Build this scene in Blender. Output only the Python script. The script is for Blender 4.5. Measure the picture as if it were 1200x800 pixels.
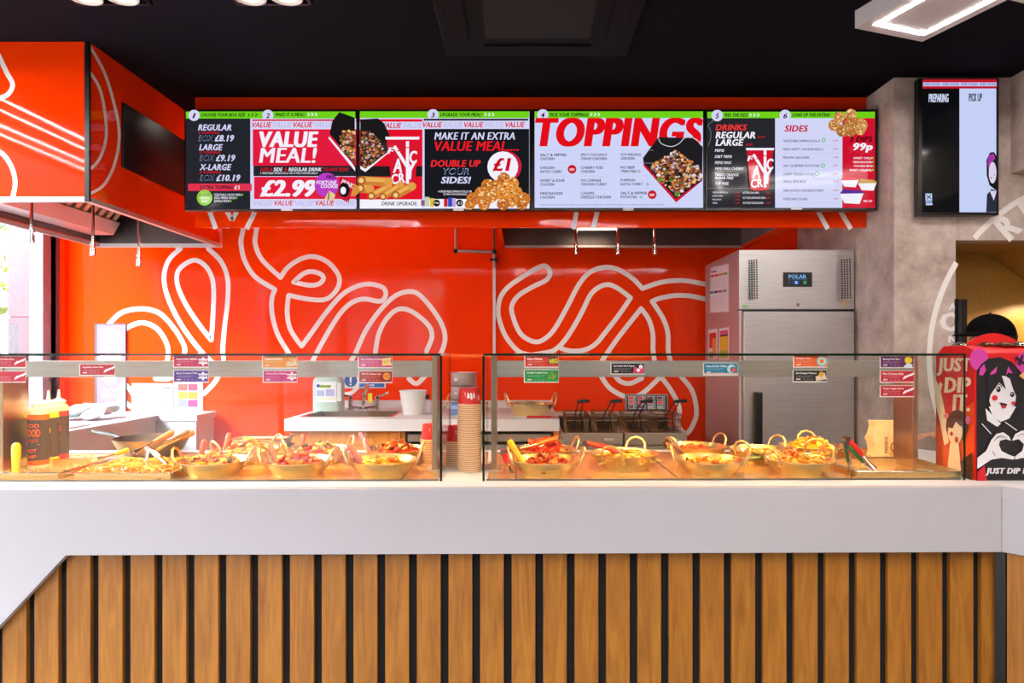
import bpy, bmesh, math, random
from mathutils import Vector, Matrix, Euler
random.seed(7)
SC = bpy.context.scene
for o in list(bpy.data.objects):
    bpy.data.objects.remove(o)
COL = SC.collection
PI = math.pi
R = math.radians

# ---------------------------------------------------------------- camera, exposure
F = 780.0          # focal length in pixels of the 1200 px wide frame
CX, CY, EYE = 612.0, 411.0, 1.36
cam_d = bpy.data.cameras.new('camera'); cam = bpy.data.objects.new('camera', cam_d); COL.objects.link(cam)
cam.location = (0, 0, EYE); cam.rotation_euler = (R(90), 0, 0)
cam_d.sensor_width = 36; cam_d.lens = F * 36 / 1200
cam_d.shift_x = -(CX - 600) / 1200; cam_d.shift_y = (CY - 400) / 1200
cam_d.clip_start = .02
SC.camera = cam
vs = SC.view_settings
vs.view_transform = 'Standard'; vs.look = 'None'; vs.gamma = 1; vs.use_curve_mapping = False
vs.exposure = 0.0
cy = SC.cycles
cy.use_denoising = True
cy.max_bounces = 8; cy.diffuse_bounces = 4; cy.glossy_bounces = 5; cy.transparent_max_bounces = 24
cy.sample_clamp_indirect = 6

# ---------------------------------------------------------------- daylight
SKY = 67.0
world = bpy.data.worlds.new('world'); SC.world = world; world.use_nodes = True
bg = world.node_tree.nodes['Background']
bg.inputs[0].default_value = (.90, .95, 1.06, 1); bg.inputs[1].default_value = SKY

def area(name, loc, rot, sx, sy, power=0, col=(1, 1, 1), portal=False, parent=None):
    l = bpy.data.lights.new(name, 'AREA'); l.shape = 'RECTANGLE'; l.size = sx; l.size_y = sy
    l.energy = power; l.color = col
    if portal: l.cycles.is_portal = True
    o = bpy.data.objects.new(name, l); COL.objects.link(o); o.location = loc; o.rotation_euler = rot
    if parent: o.parent = parent
    return o
XL, YB, ZC, YR = -3.58, 5.2, 2.94, -2.6          # left glazing, back wall, ceiling, rear shopfront
area('daylight_portal', (XL - .08, 3.1, 1.5), (0, R(-90), 0), 2.7, 3.9, portal=True)
area('daylight_portal', (-2.5, YR - .12, 1.45), (R(90), 0, 0), 2.1, 2.8, portal=True)

# ---------------------------------------------------------------- materials
def lin(c): return c / 12.92 if c <= .04045 else ((c + .055) / 1.055) ** 2.4
def col(rgb): return tuple(lin(x / 255) for x in rgb) + (1,)
MATS = {}
def M(name, rgb, rough=.5, metal=0., var=0., scale=8., stretch=(1, 1, 1), bump=0., spec=.5, detail=4., rgb2=None, linear=False, trans=0., coat=0.):
    if name in MATS: return MATS[name]
    m = bpy.data.materials.new(name); m.use_nodes = True; MATS[name] = m
    nt = m.node_tree; b = nt.nodes['Principled BSDF']
    c = (tuple(rgb) + (1,)) if linear else col(rgb)
    b.inputs['Base Color'].default_value = c
    b.inputs['Roughness'].default_value = rough; b.inputs['Metallic'].default_value = metal
    b.inputs['Specular IOR Level'].default_value = spec
    b.inputs['Transmission Weight'].default_value = trans
    b.inputs['Coat Weight'].default_value = coat; b.inputs['Coat Roughness'].default_value = .03
    if var or bump:
        tc = nt.nodes.new('ShaderNodeTexCoord'); mp = nt.nodes.new('ShaderNodeMapping'); ns = nt.nodes.new('ShaderNodeTexNoise')
        mp.inputs['Scale'].default_value = stretch
        ns.inputs['Scale'].default_value = scale; ns.inputs['Detail'].default_value = detail; ns.inputs['Roughness'].default_value = .65
        nt.links.new(tc.outputs['Object'], mp.inputs[0]); nt.links.new(mp.outputs[0], ns.inputs['Vector'])
        if var:
            cr = nt.nodes.new('ShaderNodeValToRGB')
            c2 = col(rgb2) if rgb2 else tuple(x * (1 - var) for x in c[:3]) + (1,)
            c1 = c if rgb2 else tuple(min(1, x * (1 + var * .6)) for x in c[:3]) + (1,)
            cr.color_ramp.elements[0].position = .3; cr.color_ramp.elements[1].position = .7
            cr.color_ramp.elements[0].color = c2; cr.color_ramp.elements[1].color = c1
            nt.links.new(ns.outputs['Fac'], cr.inputs[0]); nt.links.new(cr.outputs[0], b.inputs['Base Color'])
        if bump:
            bp = nt.nodes.new('ShaderNodeBump'); bp.inputs['Strength'].default_value = bump; bp.inputs['Distance'].default_value = .01
            nt.links.new(ns.outputs['Fac'], bp.inputs['Height']); nt.links.new(bp.outputs[0], b.inputs['Normal'])
    return m
def E(rgb, strength=1., name=None):
    """something that gives off light: a screen pixel colour or a lamp"""
    k = name or 'screen_light_%d_%d_%d' % tuple(rgb)
    if k in MATS: return MATS[k]
    m = M(k, (4, 4, 4), .1, spec=.18)
    b = m.node_tree.nodes['Principled BSDF']
    b.inputs['Emission Color'].default_value = col(rgb); b.inputs['Emission Strength'].default_value = strength
    return m
def PR(rgb, rough=.45):
    return M('print_%d_%d_%d_%d' % (tuple(rgb) + (int(rough * 100),)), rgb, rough, var=.04, scale=30)

def glass_mat(name, tint):
    m = bpy.data.materials.new(name); m.use_nodes = True; MATS[name] = m
    nt = m.node_tree; nt.nodes.clear()
    out = nt.nodes.new('ShaderNodeOutputMaterial'); mix = nt.nodes.new('ShaderNodeMixShader')
    tr = nt.nodes.new('ShaderNodeBsdfTransparent'); gl = nt.nodes.new('ShaderNodeBsdfGlossy')
    fr = nt.nodes.new('ShaderNodeFresnel'); ge = nt.nodes.new('ShaderNodeNewGeometry'); mm = nt.nodes.new('ShaderNodeMath'); m2 = nt.nodes.new('ShaderNodeMath')
    fr.inputs[0].default_value = 1.45
    tr.inputs[0].default_value = tint; gl.inputs['Roughness'].default_value = 0.0; gl.inputs[0].default_value = (1, 1, 1, 1)
    mm.operation = 'SUBTRACT'; mm.inputs[0].default_value = 1; m2.operation = 'MULTIPLY'
    nt.links.new(ge.outputs['Backfacing'], mm.inputs[1]); nt.links.new(fr.outputs[0], m2.inputs[0]); nt.links.new(mm.outputs[0], m2.inputs[1])
    nt.links.new(m2.outputs[0], mix.inputs[0]); nt.links.new(tr.outputs[0], mix.inputs[1]); nt.links.new(gl.outputs[0], mix.inputs[2])
    nt.links.new(mix.outputs[0], out.inputs[0])
    return m
GLASS = glass_mat('clear_glass', (.97, .985, .975, 1))
GEDGE = M('green_glass_edge', (6, 34, 24), .1)

def wood_mat(name, ca, cb, rough=.42):
    m = bpy.data.materials.new(name); m.use_nodes = True; MATS[name] = m
    nt = m.node_tree; b = nt.nodes['Principled BSDF']; b.inputs['Roughness'].default_value = rough
    tc = nt.nodes.new('ShaderNodeTexCoord'); mp = nt.nodes.new('ShaderNodeMapping'); mp.inputs['Scale'].default_value = (9, 9, .9)
    n1 = nt.nodes.new('ShaderNodeTexNoise'); n1.inputs['Scale'].default_value = 3.; n1.inputs['Detail'].default_value = 6; n1.inputs['Distortion'].default_value = 1.6
    mp2 = nt.nodes.new('ShaderNodeMapping'); mp2.inputs['Scale'].default_value = (90, 90, 3)
    n2 = nt.nodes.new('ShaderNodeTexNoise'); n2.inputs['Scale'].default_value = 3.; n2.inputs['Detail'].default_value = 3
    mx = nt.nodes.new('ShaderNodeMath'); mx.operation = 'MULTIPLY_ADD'; mx.inputs[1].default_value = .45
    cr = nt.nodes.new('ShaderNodeValToRGB')
    cr.color_ramp.elements[0].position = .42; cr.color_ramp.elements[1].position = .92
    cr.color_ramp.elements[0].color = col(ca); cr.color_ramp.elements[1].color = col(cb)
    L = nt.links.new
    L(tc.outputs['Object'], mp.inputs[0]); L(mp.outputs[0], n1.inputs['Vector']); L(tc.outputs['Object'], mp2.inputs[0]); L(mp2.outputs[0], n2.inputs['Vector'])
    L(n2.outputs['Fac'], mx.inputs[0]); L(n1.outputs['Fac'], mx.inputs[2]); L(mx.outputs[0], cr.inputs[0]); L(cr.outputs[0], b.inputs['Base Color'])
    return m
OAK = wood_mat('oak_slat', (124, 72, 14), (168, 110, 36))
OAKC = wood_mat('oak_cabinet', (196, 112, 34), (226, 146, 60))
POST = M('post_steel', (196, 172, 146), .28, 1., var=.08, scale=6)
HANDLEWOOD = M('handle_wood', (176, 116, 66), .5, var=.25, scale=20, stretch=(1, 1, 6))
WHITE = M('white_solid_surface', (176, 173, 179), .32, var=.03, scale=3)
WPAINT = M('white_paint', (216, 212, 214), .5, var=.03, scale=5)
ORANGE = M('orange_gloss_panel', (.95, .041, .0008), .05, linear=True, var=.05, scale=.8, spec=.22)
MURALW = M('white_vinyl', (255, 248, 246), .25, var=.02)
REDPAINT = M('red_bulkhead', (.62, .035, .004), .12, linear=True, var=.05, scale=1)
BLACK = M('black_plastic', (10, 10, 12), .35, var=.2, scale=20)
BLACKM = M('matte_black', (7, 6, 8), .9, var=.3, scale=30)
CEIL = M('black_ceiling_paint', (11, 9, 18), .9, var=.35, scale=60, spec=.1)
STEEL = M('brushed_steel', (206, 198, 192), .42, .85, var=.12, scale=6, stretch=(40, 40, 1), bump=.02)
STEELH = M('brushed_steel_across', (176, 170, 162), .42, .85, var=.12, scale=6, stretch=(1, 40, 40), bump=.02)
CHROME = M('polished_steel', (214, 210, 204), .12, 1., var=.05, scale=5)
DSTEEL = M('dull_steel', (116, 108, 106), .42, 1., var=.2, scale=8)
PLATE = M('hot_plate_steel', (250, 214, 150), .26, .72, var=.06, scale=3, stretch=(1, 12, 1))  # steel tinted gold to carry the warm lamp reflections
CONC = M('concrete', (222, 204, 194), .8, var=.3, scale=7, detail=14., bump=.35, rgb2=(164, 145, 134))
CONCD = M('concrete_shade', (168, 158, 154), .8, var=.3, scale=6, detail=10., bump=.15, rgb2=(134, 124, 120))
GRANITE = M('granite_cladding', (60, 53, 57), .5, var=.4, scale=60, detail=8., rgb2=(44, 38, 42))
ALU = M('aluminium_frame', (120, 130, 142), .45, .3, var=.05)
MUSTARD = M('mustard_wall', (176, 128, 52), .35, var=.12, scale=40)
TILE = M('grey_floor_tile', (120, 114, 110), .35, var=.15, scale=3)
PLWHITE = M('white_plastic', (232, 232, 230), .35, var=.03)
SKIN = M('skin', (206, 150, 120), .5, var=.06, scale=20)
LED = E((255, 247, 240), 104., 'white_led_strip')
WARM = E((255, 182, 92), 68., 'warm_led_strip')

# ---------------------------------------------------------------- builders
PM = {}                                              # world matrix of each root
def props(o, label=None, cat=None, group=None, kind=None):
    if label: o['label'] = label
    if cat: o['category'] = cat
    if group: o['group'] = group
    if kind: o['kind'] = kind
    return o
def thing(name, label, cat, loc=(0, 0, 0), rotz=0., group=None, kind=None):
    o = bpy.data.objects.new(name, None); COL.objects.link(o); o.empty_display_size = .1
    o.location = loc; o.rotation_euler = (0, 0, rotz)
    PM[o.name] = Matrix.Translation(Vector(loc)) @ Matrix.Rotation(rotz, 4, 'Z')
    return props(o, label, cat, group, kind)
def mesh_obj(name, verts, faces, mats, midx, parent=None, smooth=40., origin=None):
    me = bpy.data.meshes.new(name)
    if parent is not None:
        inv = PM[parent.name].inverted(); vv = [inv @ Vector(v) for v in verts]; loc = None
    else:
        if origin is None:
            xs, ys, zs = zip(*[tuple(v) for v in verts]); origin = ((min(xs) + max(xs)) / 2, (min(ys) + max(ys)) / 2, min(zs))
        loc = Vector(origin); vv = [Vector(v) - loc for v in verts]
    me.from_pydata([tuple(v) for v in vv], [], faces)
    for m in mats: me.materials.append(m)
    for p, i in zip(me.polygons, midx): p.material_index = i
    if smooth:
        for p in me.polygons: p.use_smooth = True
    me.update()
    if smooth: me.set_sharp_from_angle(angle=R(smooth))
    o = bpy.data.objects.new(name, me); COL.objects.link(o)
    if parent is not None:
        o.parent = parent; PM[o.name] = PM[parent.name]
    else:
        o.location = loc; PM[o.name] = Matrix.Translation(loc)
    return o

class B:
    """collects shapes (in world or in a frame) and links them as one mesh"""
    def __init__(s, frame=None):
        s.V = []; s.Fc = []; s.I = []; s.mats = []; s.fr = frame
    def mi(s, m):
        if m not in s.mats: s.mats.append(m)
        return s.mats.index(m)
    def add(s, vs_, fs, m):
        k = len(s.V)
        s.V += [s.fr @ Vector(v) if s.fr is not None else Vector(v) for v in vs_]
        ms = m if isinstance(m, list) else [m] * len(fs)
        for f, mm in zip(fs, ms):
            s.Fc.append(tuple(i + k for i in f)); s.I.append(s.mi(mm))
        return s
    def box(s, x0, x1, y0, y1, z0, z1, m, edge=None, axis=None):
        if x0 > x1: x0, x1 = x1, x0
        if y0 > y1: y0, y1 = y1, y0
        if z0 > z1: z0, z1 = z1, z0
        v = [(x0, y0, z0), (x1, y0, z0), (x1, y1, z0), (x0, y1, z0), (x0, y0, z1), (x1, y0, z1), (x1, y1, z1), (x0, y1, z1)]
        f = [(0, 3, 2, 1), (4, 5, 6, 7), (0, 1, 5, 4), (1, 2, 6, 5), (2, 3, 7, 6), (3, 0, 4, 7)]
        ax = 'zzyxyx'
        return s.add(v, f, [m if edge is None or ax[i] == axis else edge for i in range(6)])
    def prism(s, pts, off, m, mside=None):
        n = len(pts); off = Vector(off)
        v = [Vector(p) for p in pts] + [Vector(p) + off for p in pts]
        nrm = Vector((0, 0, 0))
        for i in range(n): nrm += Vector(pts[i]).cross(Vector(pts[(i + 1) % n]))
        flip = nrm.dot(off) > 0
        a = list(range(n)); b = [i + n for i in a]
        fs = [tuple(reversed(a)) if flip else tuple(a), tuple(b) if flip else tuple(reversed(b))]
        for i in range(n):
            j = (i + 1) % n
            fs.append((i, j, j + n, i + n) if flip else (j, i, i + n, j + n))
        return s.add(v, fs, [m, m] + [mside or m] * n)
    def ring(s, c, ax, r, seg):
        ax = Vector(ax).normalized(); a = ax.orthogonal().normalized(); b = ax.cross(a)
        return [Vector(c) + r * (math.cos(2 * PI * i / seg) * a + math.sin(2 * PI * i / seg) * b) for i in range(seg)]
    def cyl(s, p0, p1, r0, m, r1=None, seg=16):
        r1 = r0 if r1 is None else r1; ax = Vector(p1) - Vector(p0)
        v = s.ring(p0, ax, r0, seg) + s.ring(p1, ax, r1, seg)
        fs = [(i, (i + 1) % seg, (i + 1) % seg + seg, i + seg) for i in range(seg)]
        fs += [tuple(reversed(range(seg))), tuple(range(seg, 2 * seg))]
        return s.add(v, fs, m)
    def tube(s, pts, r, m, seg=8, closed=False, flat=1.):
        pts = [Vector(p) for p in pts]; n = len(pts); v = []
        rr = r if isinstance(r, (list, tuple)) else [r] * n
        prev = None
        for i, p in enumerate(pts):
            if closed: t = pts[(i + 1) % n] - pts[i - 1]
            else: t = pts[min(i + 1, n - 1)] - pts[max(i - 1, 0)]
            t = t.normalized() if t.length else Vector((0, 0, 1))
            a = t.orthogonal().normalized() if prev is None else (prev - t * prev.dot(t)).normalized()
            prev = a; b = t.cross(a)
            v += [p + rr[i] * (math.cos(2 * PI * k / seg) * a + flat * math.sin(2 * PI * k / seg) * b) for k in range(seg)]
        fs = []
        for i in range(n if closed else n - 1):
            j = (i + 1) % n
            fs += [(i * seg + k, i * seg + (k + 1) % seg, j * seg + (k + 1) % seg, j * seg + k) for k in range(seg)]
        if not closed: fs += [tuple(reversed(range(seg))), tuple(range((n - 1) * seg, n * seg))]
        return s.add(v, fs, m)
    def lathe(s, prof, c, m, seg=28, ms=None):
        c = Vector(c); v = []; fs = []; mm = []
        for r, z in prof: v += [c + Vector((r * math.cos(2 * PI * k / seg), r * math.sin(2 * PI * k / seg), z)) for k in range(seg)]
        for i in range(len(prof) - 1):
            for k in range(seg):
                fs.append((i * seg + k, i * seg + (k + 1) % seg, (i + 1) * seg + (k + 1) % seg, (i + 1) * seg + k)); mm.append(ms[i] if ms else m)
        return s.add(v, fs, mm)
    def ico(s, c, sc, m, sub=1, rot=None, jit=0.):
        bm = bmesh.new(); bmesh.ops.create_icosphere(bm, subdivisions=sub, radius=1)
        rm = (rot or Euler((0, 0, 0))).to_matrix()
        sc = sc if isinstance(sc, (tuple, list)) else (sc,) * 3
        v = [Vector(c) + rm @ Vector((q.co.x * sc[0] * (1 + random.uniform(-jit, jit)), q.co.y * sc[1] * (1 + random.uniform(-jit, jit)), q.co.z * sc[2] * (1 + random.uniform(-jit, jit)))) for q in bm.verts]
        fs = [tuple(x.index for x in f.verts) for f in bm.faces]; bm.free()
        return s.add(v, fs, m)
    def build(s, name, parent=None, smooth=40., bevel=0., label=None, cat=None, group=None, kind=None, fix=True):
        o = mesh_obj(name, s.V, s.Fc, s.mats, s.I, parent, smooth)
        if bevel:
            md = o.modifiers.new('bevel', 'BEVEL'); md.width = bevel; md.segments = 2; md.limit_method = 'ANGLE'
        return props(o, label, cat, group, kind)

def dup(root, loc=None, rotz=None, label=None, group=None):
    r = root.copy(); COL.objects.link(r)
    if loc is not None: r.location = loc
    if rotz is not None: r.rotation_euler = (0, 0, rotz)
    if label: r['label'] = label
    if group: r['group'] = group
    for ch in list(root.children):
        c = ch.copy(); COL.objects.link(c); c.parent = r
        for g in ch.children:
            d = g.copy(); COL.objects.link(d); d.parent = c
    PM[r.name] = Matrix.Translation(r.location) @ Matrix.Rotation(r.rotation_euler.z, 4, 'Z')
    return r

# ---------------------------------------------------------------- where a photo pixel lies in the place
def W(px, py, d): return Vector(((px - CX) / F * d, d, EYE + (CY - py) / F * d))
def Xat(px, d): return (px - CX) / F * d
def Zat(py, d): return EYE + (CY - py) / F * d
CA = .0117                                            # the counter stands at a slight angle to the back wall
CV = 2.185
CF = Matrix.Translation((0, CV, 0)) @ Matrix.Rotation(math.atan(CA), 4, 'Z')
def Dc(px, v): return (CV + v) / (1 - CA * (px - CX) / F)
def CU(px, v): return Xat(px, Dc(px, v)) * (1 + CA * CA)
def CZ(py, px, v): return Zat(py, Dc(px, v))
def CW(px, py, v): return W(px, py, Dc(px, v))        # world point
CTOP = .909
ROTC = math.atan(CA)

# ---------------------------------------------------------------- flat print: rectangles, shapes and lettering on a surface
TXT = {}; NC = {}
def text_mesh(sx, bold=.0, shear=0., res=2):
    k = (sx, bold, shear, res)
    if k in TXT: return TXT[k]
    cu = bpy.data.curves.new('lettering', 'FONT'); cu.body = sx; cu.size = 1; cu.offset = 0 if 'M' in sx else min(bold, .018); cu.space_character = 1 + bold * 1.3; cu.shear = shear; cu.resolution_u = res; cu.fill_mode = 'FRONT'
    o = bpy.data.objects.new('lettering', cu); COL.objects.link(o)
    bpy.context.view_layer.update()
    me = bpy.data.meshes.new_from_object(o.evaluated_get(bpy.context.evaluated_depsgraph_get()))
    vs_ = [(v.co.x, v.co.y) for v in me.vertices]; fs = [tuple(p.vertices) for p in me.polygons]
    bpy.data.objects.remove(o); bpy.data.curves.remove(cu); bpy.data.meshes.remove(me)
    if not vs_: vs_ = [(0, 0), (1, 0), (0, 1)]; fs = [(0, 1, 2)]
    x0 = min(v[0] for v in vs_); x1 = max(v[0] for v in vs_); y0 = min(v[1] for v in vs_); y1 = max(v[1] for v in vs_)
    cu_off = 0 if 'M' in sx else min(bold, .018)
    e = min((bold - cu_off) * .8, .034 if 'M' in sx else .06)                       # heavier strokes: the same letters laid side by side
    if e > .004:
        n = len(vs_); base = list(vs_); bf = list(fs); vs_ = []; fs = []
        for q, (ox, oy) in enumerate(((-e, 0), (-e * .5, 0), (0, 0), (e * .5, 0), (e, 0))):
            vs_ += [(x + ox, y + oy) for x, y in base]; fs += [tuple(i + q * n for i in f) for f in bf]
        x0 -= e; x1 += e
    NC[k] = 5 if e > .004 else 0
    TXT[k] = ([((x - x0) / max(x1 - x0, 1e-6), (y - y0) / max(y1 - y0, 1e-6)) for x, y in vs_], fs)
    return TXT[k]
def catmull(pts, n=8, closed=False):
    out = []; N = len(pts)
    P = lambda i: pts[i % N] if closed else pts[max(0, min(N - 1, i))]
    for i in range(N if closed else N - 1):
        a, b, c, d = P(i - 1), P(i), P(i + 1), P(i + 2)
        for k in range(n):
            t = k / n
            out.append(tuple(.5 * (2 * b[j] + (c[j] - a[j]) * t + (2 * a[j] - 5 * b[j] + 4 * c[j] - d[j]) * t * t + (3 * b[j] - a[j] - 3 * c[j] + d[j]) * t ** 3) for j in range(2)))
    if not closed: out.append(tuple(pts[-1]))
    return out
class Flat:
    """f(x, y, k) -> world point; k is the lift off the surface in metres"""
    def __init__(s, f, map2=None, eps=.0005, start=.0008, em=False):
        s.f = f; s.map2 = map2 or (lambda x, y: (x, y)); s.k = start; s.eps = eps; s.b = B(); s.em = em
    def m(s, c): return c if not isinstance(c, tuple) else (E(c) if s.em else PR(c))
    def put(s, pts, fs, c, per=0):
        s.b.add([s.f(*s.map2(*p), s.k + (i // per * s.eps * .2 if per else 0)) for i, p in enumerate(pts)], fs, s.m(c)); s.k += s.eps * (2 if per else 1)
    def rect(s, x0, y0, x1, y1, c): s.put([(x0, y1), (x1, y1), (x1, y0), (x0, y0)], [(0, 1, 2, 3)], c); return s
    def poly(s, pts, c):
        a = sum(pts[i][0] * pts[(i + 1) % len(pts)][1] - pts[(i + 1) % len(pts)][0] * pts[i][1] for i in range(len(pts)))
        pts = list(pts) if a < 0 else list(reversed(pts))
        s.put(pts, [tuple(range(len(pts)))], c); return s
    def disc(s, cx, cy_, r, c, n=20, ry=None):
        ry = ry or r
        s.poly([(cx + r * math.cos(2 * PI * i / n), cy_ + ry * math.sin(2 * PI * i / n)) for i in range(n)], c); return s
    def txt(s, sx, x0, y0, x1, y1, c, bold=.0, shear=0., ang=0.):
        vs_, fs = text_mesh(sx, bold, shear, 5 if abs(y1 - y0) > 60 else 2)
        mx, my = (x0 + x1) / 2, (y0 + y1) / 2; ca, sa = math.cos(R(ang)), math.sin(R(ang)); pts = []
        for u, v in vs_:
            dx, dy = (u - .5) * (x1 - x0), (.5 - v) * (y1 - y0)
            pts.append((mx + dx * ca + dy * sa, my - dx * sa + dy * ca))
        s.put(pts, fs, c, len(pts) // 5 if NC[(sx, bold, shear, 5 if abs(y1 - y0) > 60 else 2)] else 0); return s
    def stroke(s, pts, w, c, smooth=True, n=8, closed=False):
        if smooth: pts = catmull(pts, n, closed)
        N = len(pts); L = []; Rr = []
        for i in range(N):
            a = pts[(i - 1) % N] if closed or i > 0 else pts[i]; b = pts[(i + 1) % N] if closed or i < N - 1 else pts[i]
            dx, dy = b[0] - a[0], b[1] - a[1]; l = math.hypot(dx, dy) or 1
            nx, ny = -dy / l * w / 2, dx / l * w / 2
            L.append((pts[i][0] + nx, pts[i][1] + ny)); Rr.append((pts[i][0] - nx, pts[i][1] - ny))
        fs = [(i, N + i, N + (i + 1) % N, (i + 1) % N) for i in range(N if closed else N - 1)]
        s.b.add([s.f(*s.map2(*p), s.k) for p in L + Rr], fs, s.m(c)); s.k += s.eps * .2; return s
    def chunks(s, area_fn, n, rr, cols):
        """a photo of food: many small patches"""
        for i in range(n):
            x, y = area_fn(); r = random.uniform(*rr); a0 = random.uniform(0, 6.3); q = random.uniform(.6, 1)
            s.b.add([s.f(*s.map2(x + r * math.cos(a0 + t * PI / 3.5) * random.uniform(.8, 1.1), y - r * q * math.sin(a0 + t * PI / 3.5) * random.uniform(.8, 1.1)), s.k + i * 4e-6) for t in range(7)], [tuple(range(7))], s.m(random.choice(cols)))
        s.k += s.eps + n * 4e-6; return s
    def build(s, name, parent=None, **kw):
        return s.b.build(name, parent, smooth=0, **kw)
def frontal(d): return lambda x, y, k: W(x, y, d) + Vector((0, -k, 0))
def side(c, sgn): return lambda x, y, k: W(x, y, c * F / (x - CX)) + Vector((sgn * k, 0, 0))
def zoomed(x0, y0, sc): return lambda x, y: (x0 + x / sc, y0 + y / sc)
# ================================================================ the room
def st(name, b, **kw): return b.build(name, None, smooth=0, kind='structure', **kw)
st('floor', B().box(XL - .1, 4.3, YR - .1, 6.0, -.1, 0, TILE))
st('ceiling', B().box(XL - .1, 4.3, YR - .1, 6.0, ZC, ZC + .1, CEIL))
st('wall_back', B().box(XL - .1, 2.15, YB, YB + .12, 0, ZC, ORANGE))
# concrete pillar and the wall with the kitchen doorway
st('wall_pillar', B().box(2.15, 2.507, 3.85, 6.0, 0, ZC, CONC))
st('wall_right', B().box(2.507, 4.2, 3.85, 3.97, 2.0, ZC, CONC).box(3.62, 4.2, 3.85, 3.97, 0, 2.0, CONC))
st('wall_side', B().box(4.2, 4.3, YR, 6.0, 0, ZC, CONC))
st('wall_passage', B().box(2.507, 4.2, 4.38, 4.5, 0, 2.35, MUSTARD).box(2.507, 4.2, 3.97, 4.38, 2.0, 2.1, MUSTARD).box(2.507, 2.52, 3.97, 4.38, 0, 2.0, MUSTARD))
st('trim_1', B().prism([(3.06, 4.0, 2.0), (4.2, 4.0, 2.0), (4.2, 4.0, 1.16)], (0, .38, 0), MUSTARD))
st('trim_2', B().box(2.55, 2.575, 4.36, 4.38, 0, 2.0, MUSTARD))
st('ceiling_bulkhead', B().box(2.825, 4.2, 2.3, 3.85, 2.385, ZC, CONC))
BRICK = M('pale_render', (56, 48, 44), .8, var=.15, scale=2); SHOPG = M('dark_window', (60, 66, 74), .2)
outside = B().box(-13.5, -12.5, -30, 16, 0, 7.2, BRICK).box(-12.5, 5, -14, -13, 0, 6.2, BRICK)
for i in range(9): outside.box(-12.5, -12.46, -9 + i * 2.5, -7.6 + i * 2.5, .4, 2.4, SHOPG).box(-12.5, -12.46, -9 + i * 2.5, -7.8 + i * 2.5, 3.2, 4.6, SHOPG)
for i in range(5): outside.box(-9 + i * 2.5, -7.6 + i * 2.5, -13, -12.96, .4, 2.4, SHOPG).box(-9 + i * 2.5, -7.8 + i * 2.5, -13, -12.96, 3.2, 4.6, SHOPG)
# shopfront glazing on the street side
def glazing(name, along, fixed, a0, a1, z0, z1, n, depth=.1, sgn=1):
    f = B(); t = .055
    def bx(p0, p1, q0, q1, r0=0, r1=depth):
        if along == 'y': f.box(fixed - sgn * r0, fixed - sgn * r1, p0, p1, q0, q1, ALU)
        else: f.box(p0, p1, fixed - sgn * r0, fixed - sgn * r1, q0, q1, ALU)
    bx(a0, a1, z0, z0 + t); bx(a0, a1, z1 - t, z1)
    for i in range(n + 1):
        c = a0 + (a1 - a0) * i / n; c0 = min(max(c - t / 2, a0), a1 - t); bx(c0, c0 + t, z0 + t, z1 - t)
    if along == 'y': bx(a1 - .14, a1, z0 + t, z1 - t, 0, depth)
    o = st(name, f)
    for i in range(n):
        p0 = a0 + (a1 - a0) * i / n + .02; p1 = a0 + (a1 - a0) * (i + 1) / n - .02
        g = B()
        if along == 'y': g.box(fixed - sgn * .05, fixed - sgn * .06, p0, p1, z0 + .04, z1 - .04, GLASS, GEDGE, 'x')
        else: g.box(p0, p1, fixed - sgn * .05, fixed - sgn * .06, z0 + .04, z1 - .04, GLASS, GEDGE, 'y')
        g.build('pane', o, smooth=0)
    return o
glazing('window_1', 'y', XL, 1.0, 5.11, .12, 2.86, 3)
st('outside_building', outside)
glazing('window_2', 'x', YR, -3.45, -1.5, .12, 2.8, 2)
st('wall_left', B().box(XL - .1, XL, YR, 1.0, 0, ZC, CONC).box(XL - .1, XL, 1.0, 5.11, 0, .12, CONC).box(XL - .1, XL, 1.0, 5.11, 2.86, ZC, CONC)
   .box(XL - .1, XL, 5.11, YB, 0, ZC, M('plum_frame', (96, 62, 78), .4)))
st('wall_front', B().box(XL - .1, 4.3, YR - .1, YR, 2.8, ZC, CONC).box(XL - .1, 4.3, YR - .1, YR, 0, .12, CONC).box(XL - .1, -3.45, YR - .1, YR, .12, 2.8, CONC).box(-1.5, 4.3, YR - .1, YR, .12, 2.8, M('dark_render', (92, 86, 84), .8, var=.2)))
st('trim_3', B().box(XL, XL + .035, 5.15, YB, 0, ZC, ORANGE))
st('pavement', B().box(-16, XL - .1, -14, 16, -.12, -.02, M('pale_paving', (54, 52, 51), .8, var=.3, scale=2)).box(XL - .1, 9, -14, YR - .1, -.12, -.02, M('pale_paving', (54, 52, 51), .8)))
g = B()
for k, (z0, z1) in enumerate(((0, .82), (.83, 1.64), (1.65, 2.46), (2.47, 3.3))): g.box(-4.33, -3.97, 5.6, 5.95, z0, z1, GRANITE)
g.box(-4.32, -3.98, 5.61, 5.94, 0, 3.3, M('joint', (110, 70, 72), .8))
st('outside_pillar', g)
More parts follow.
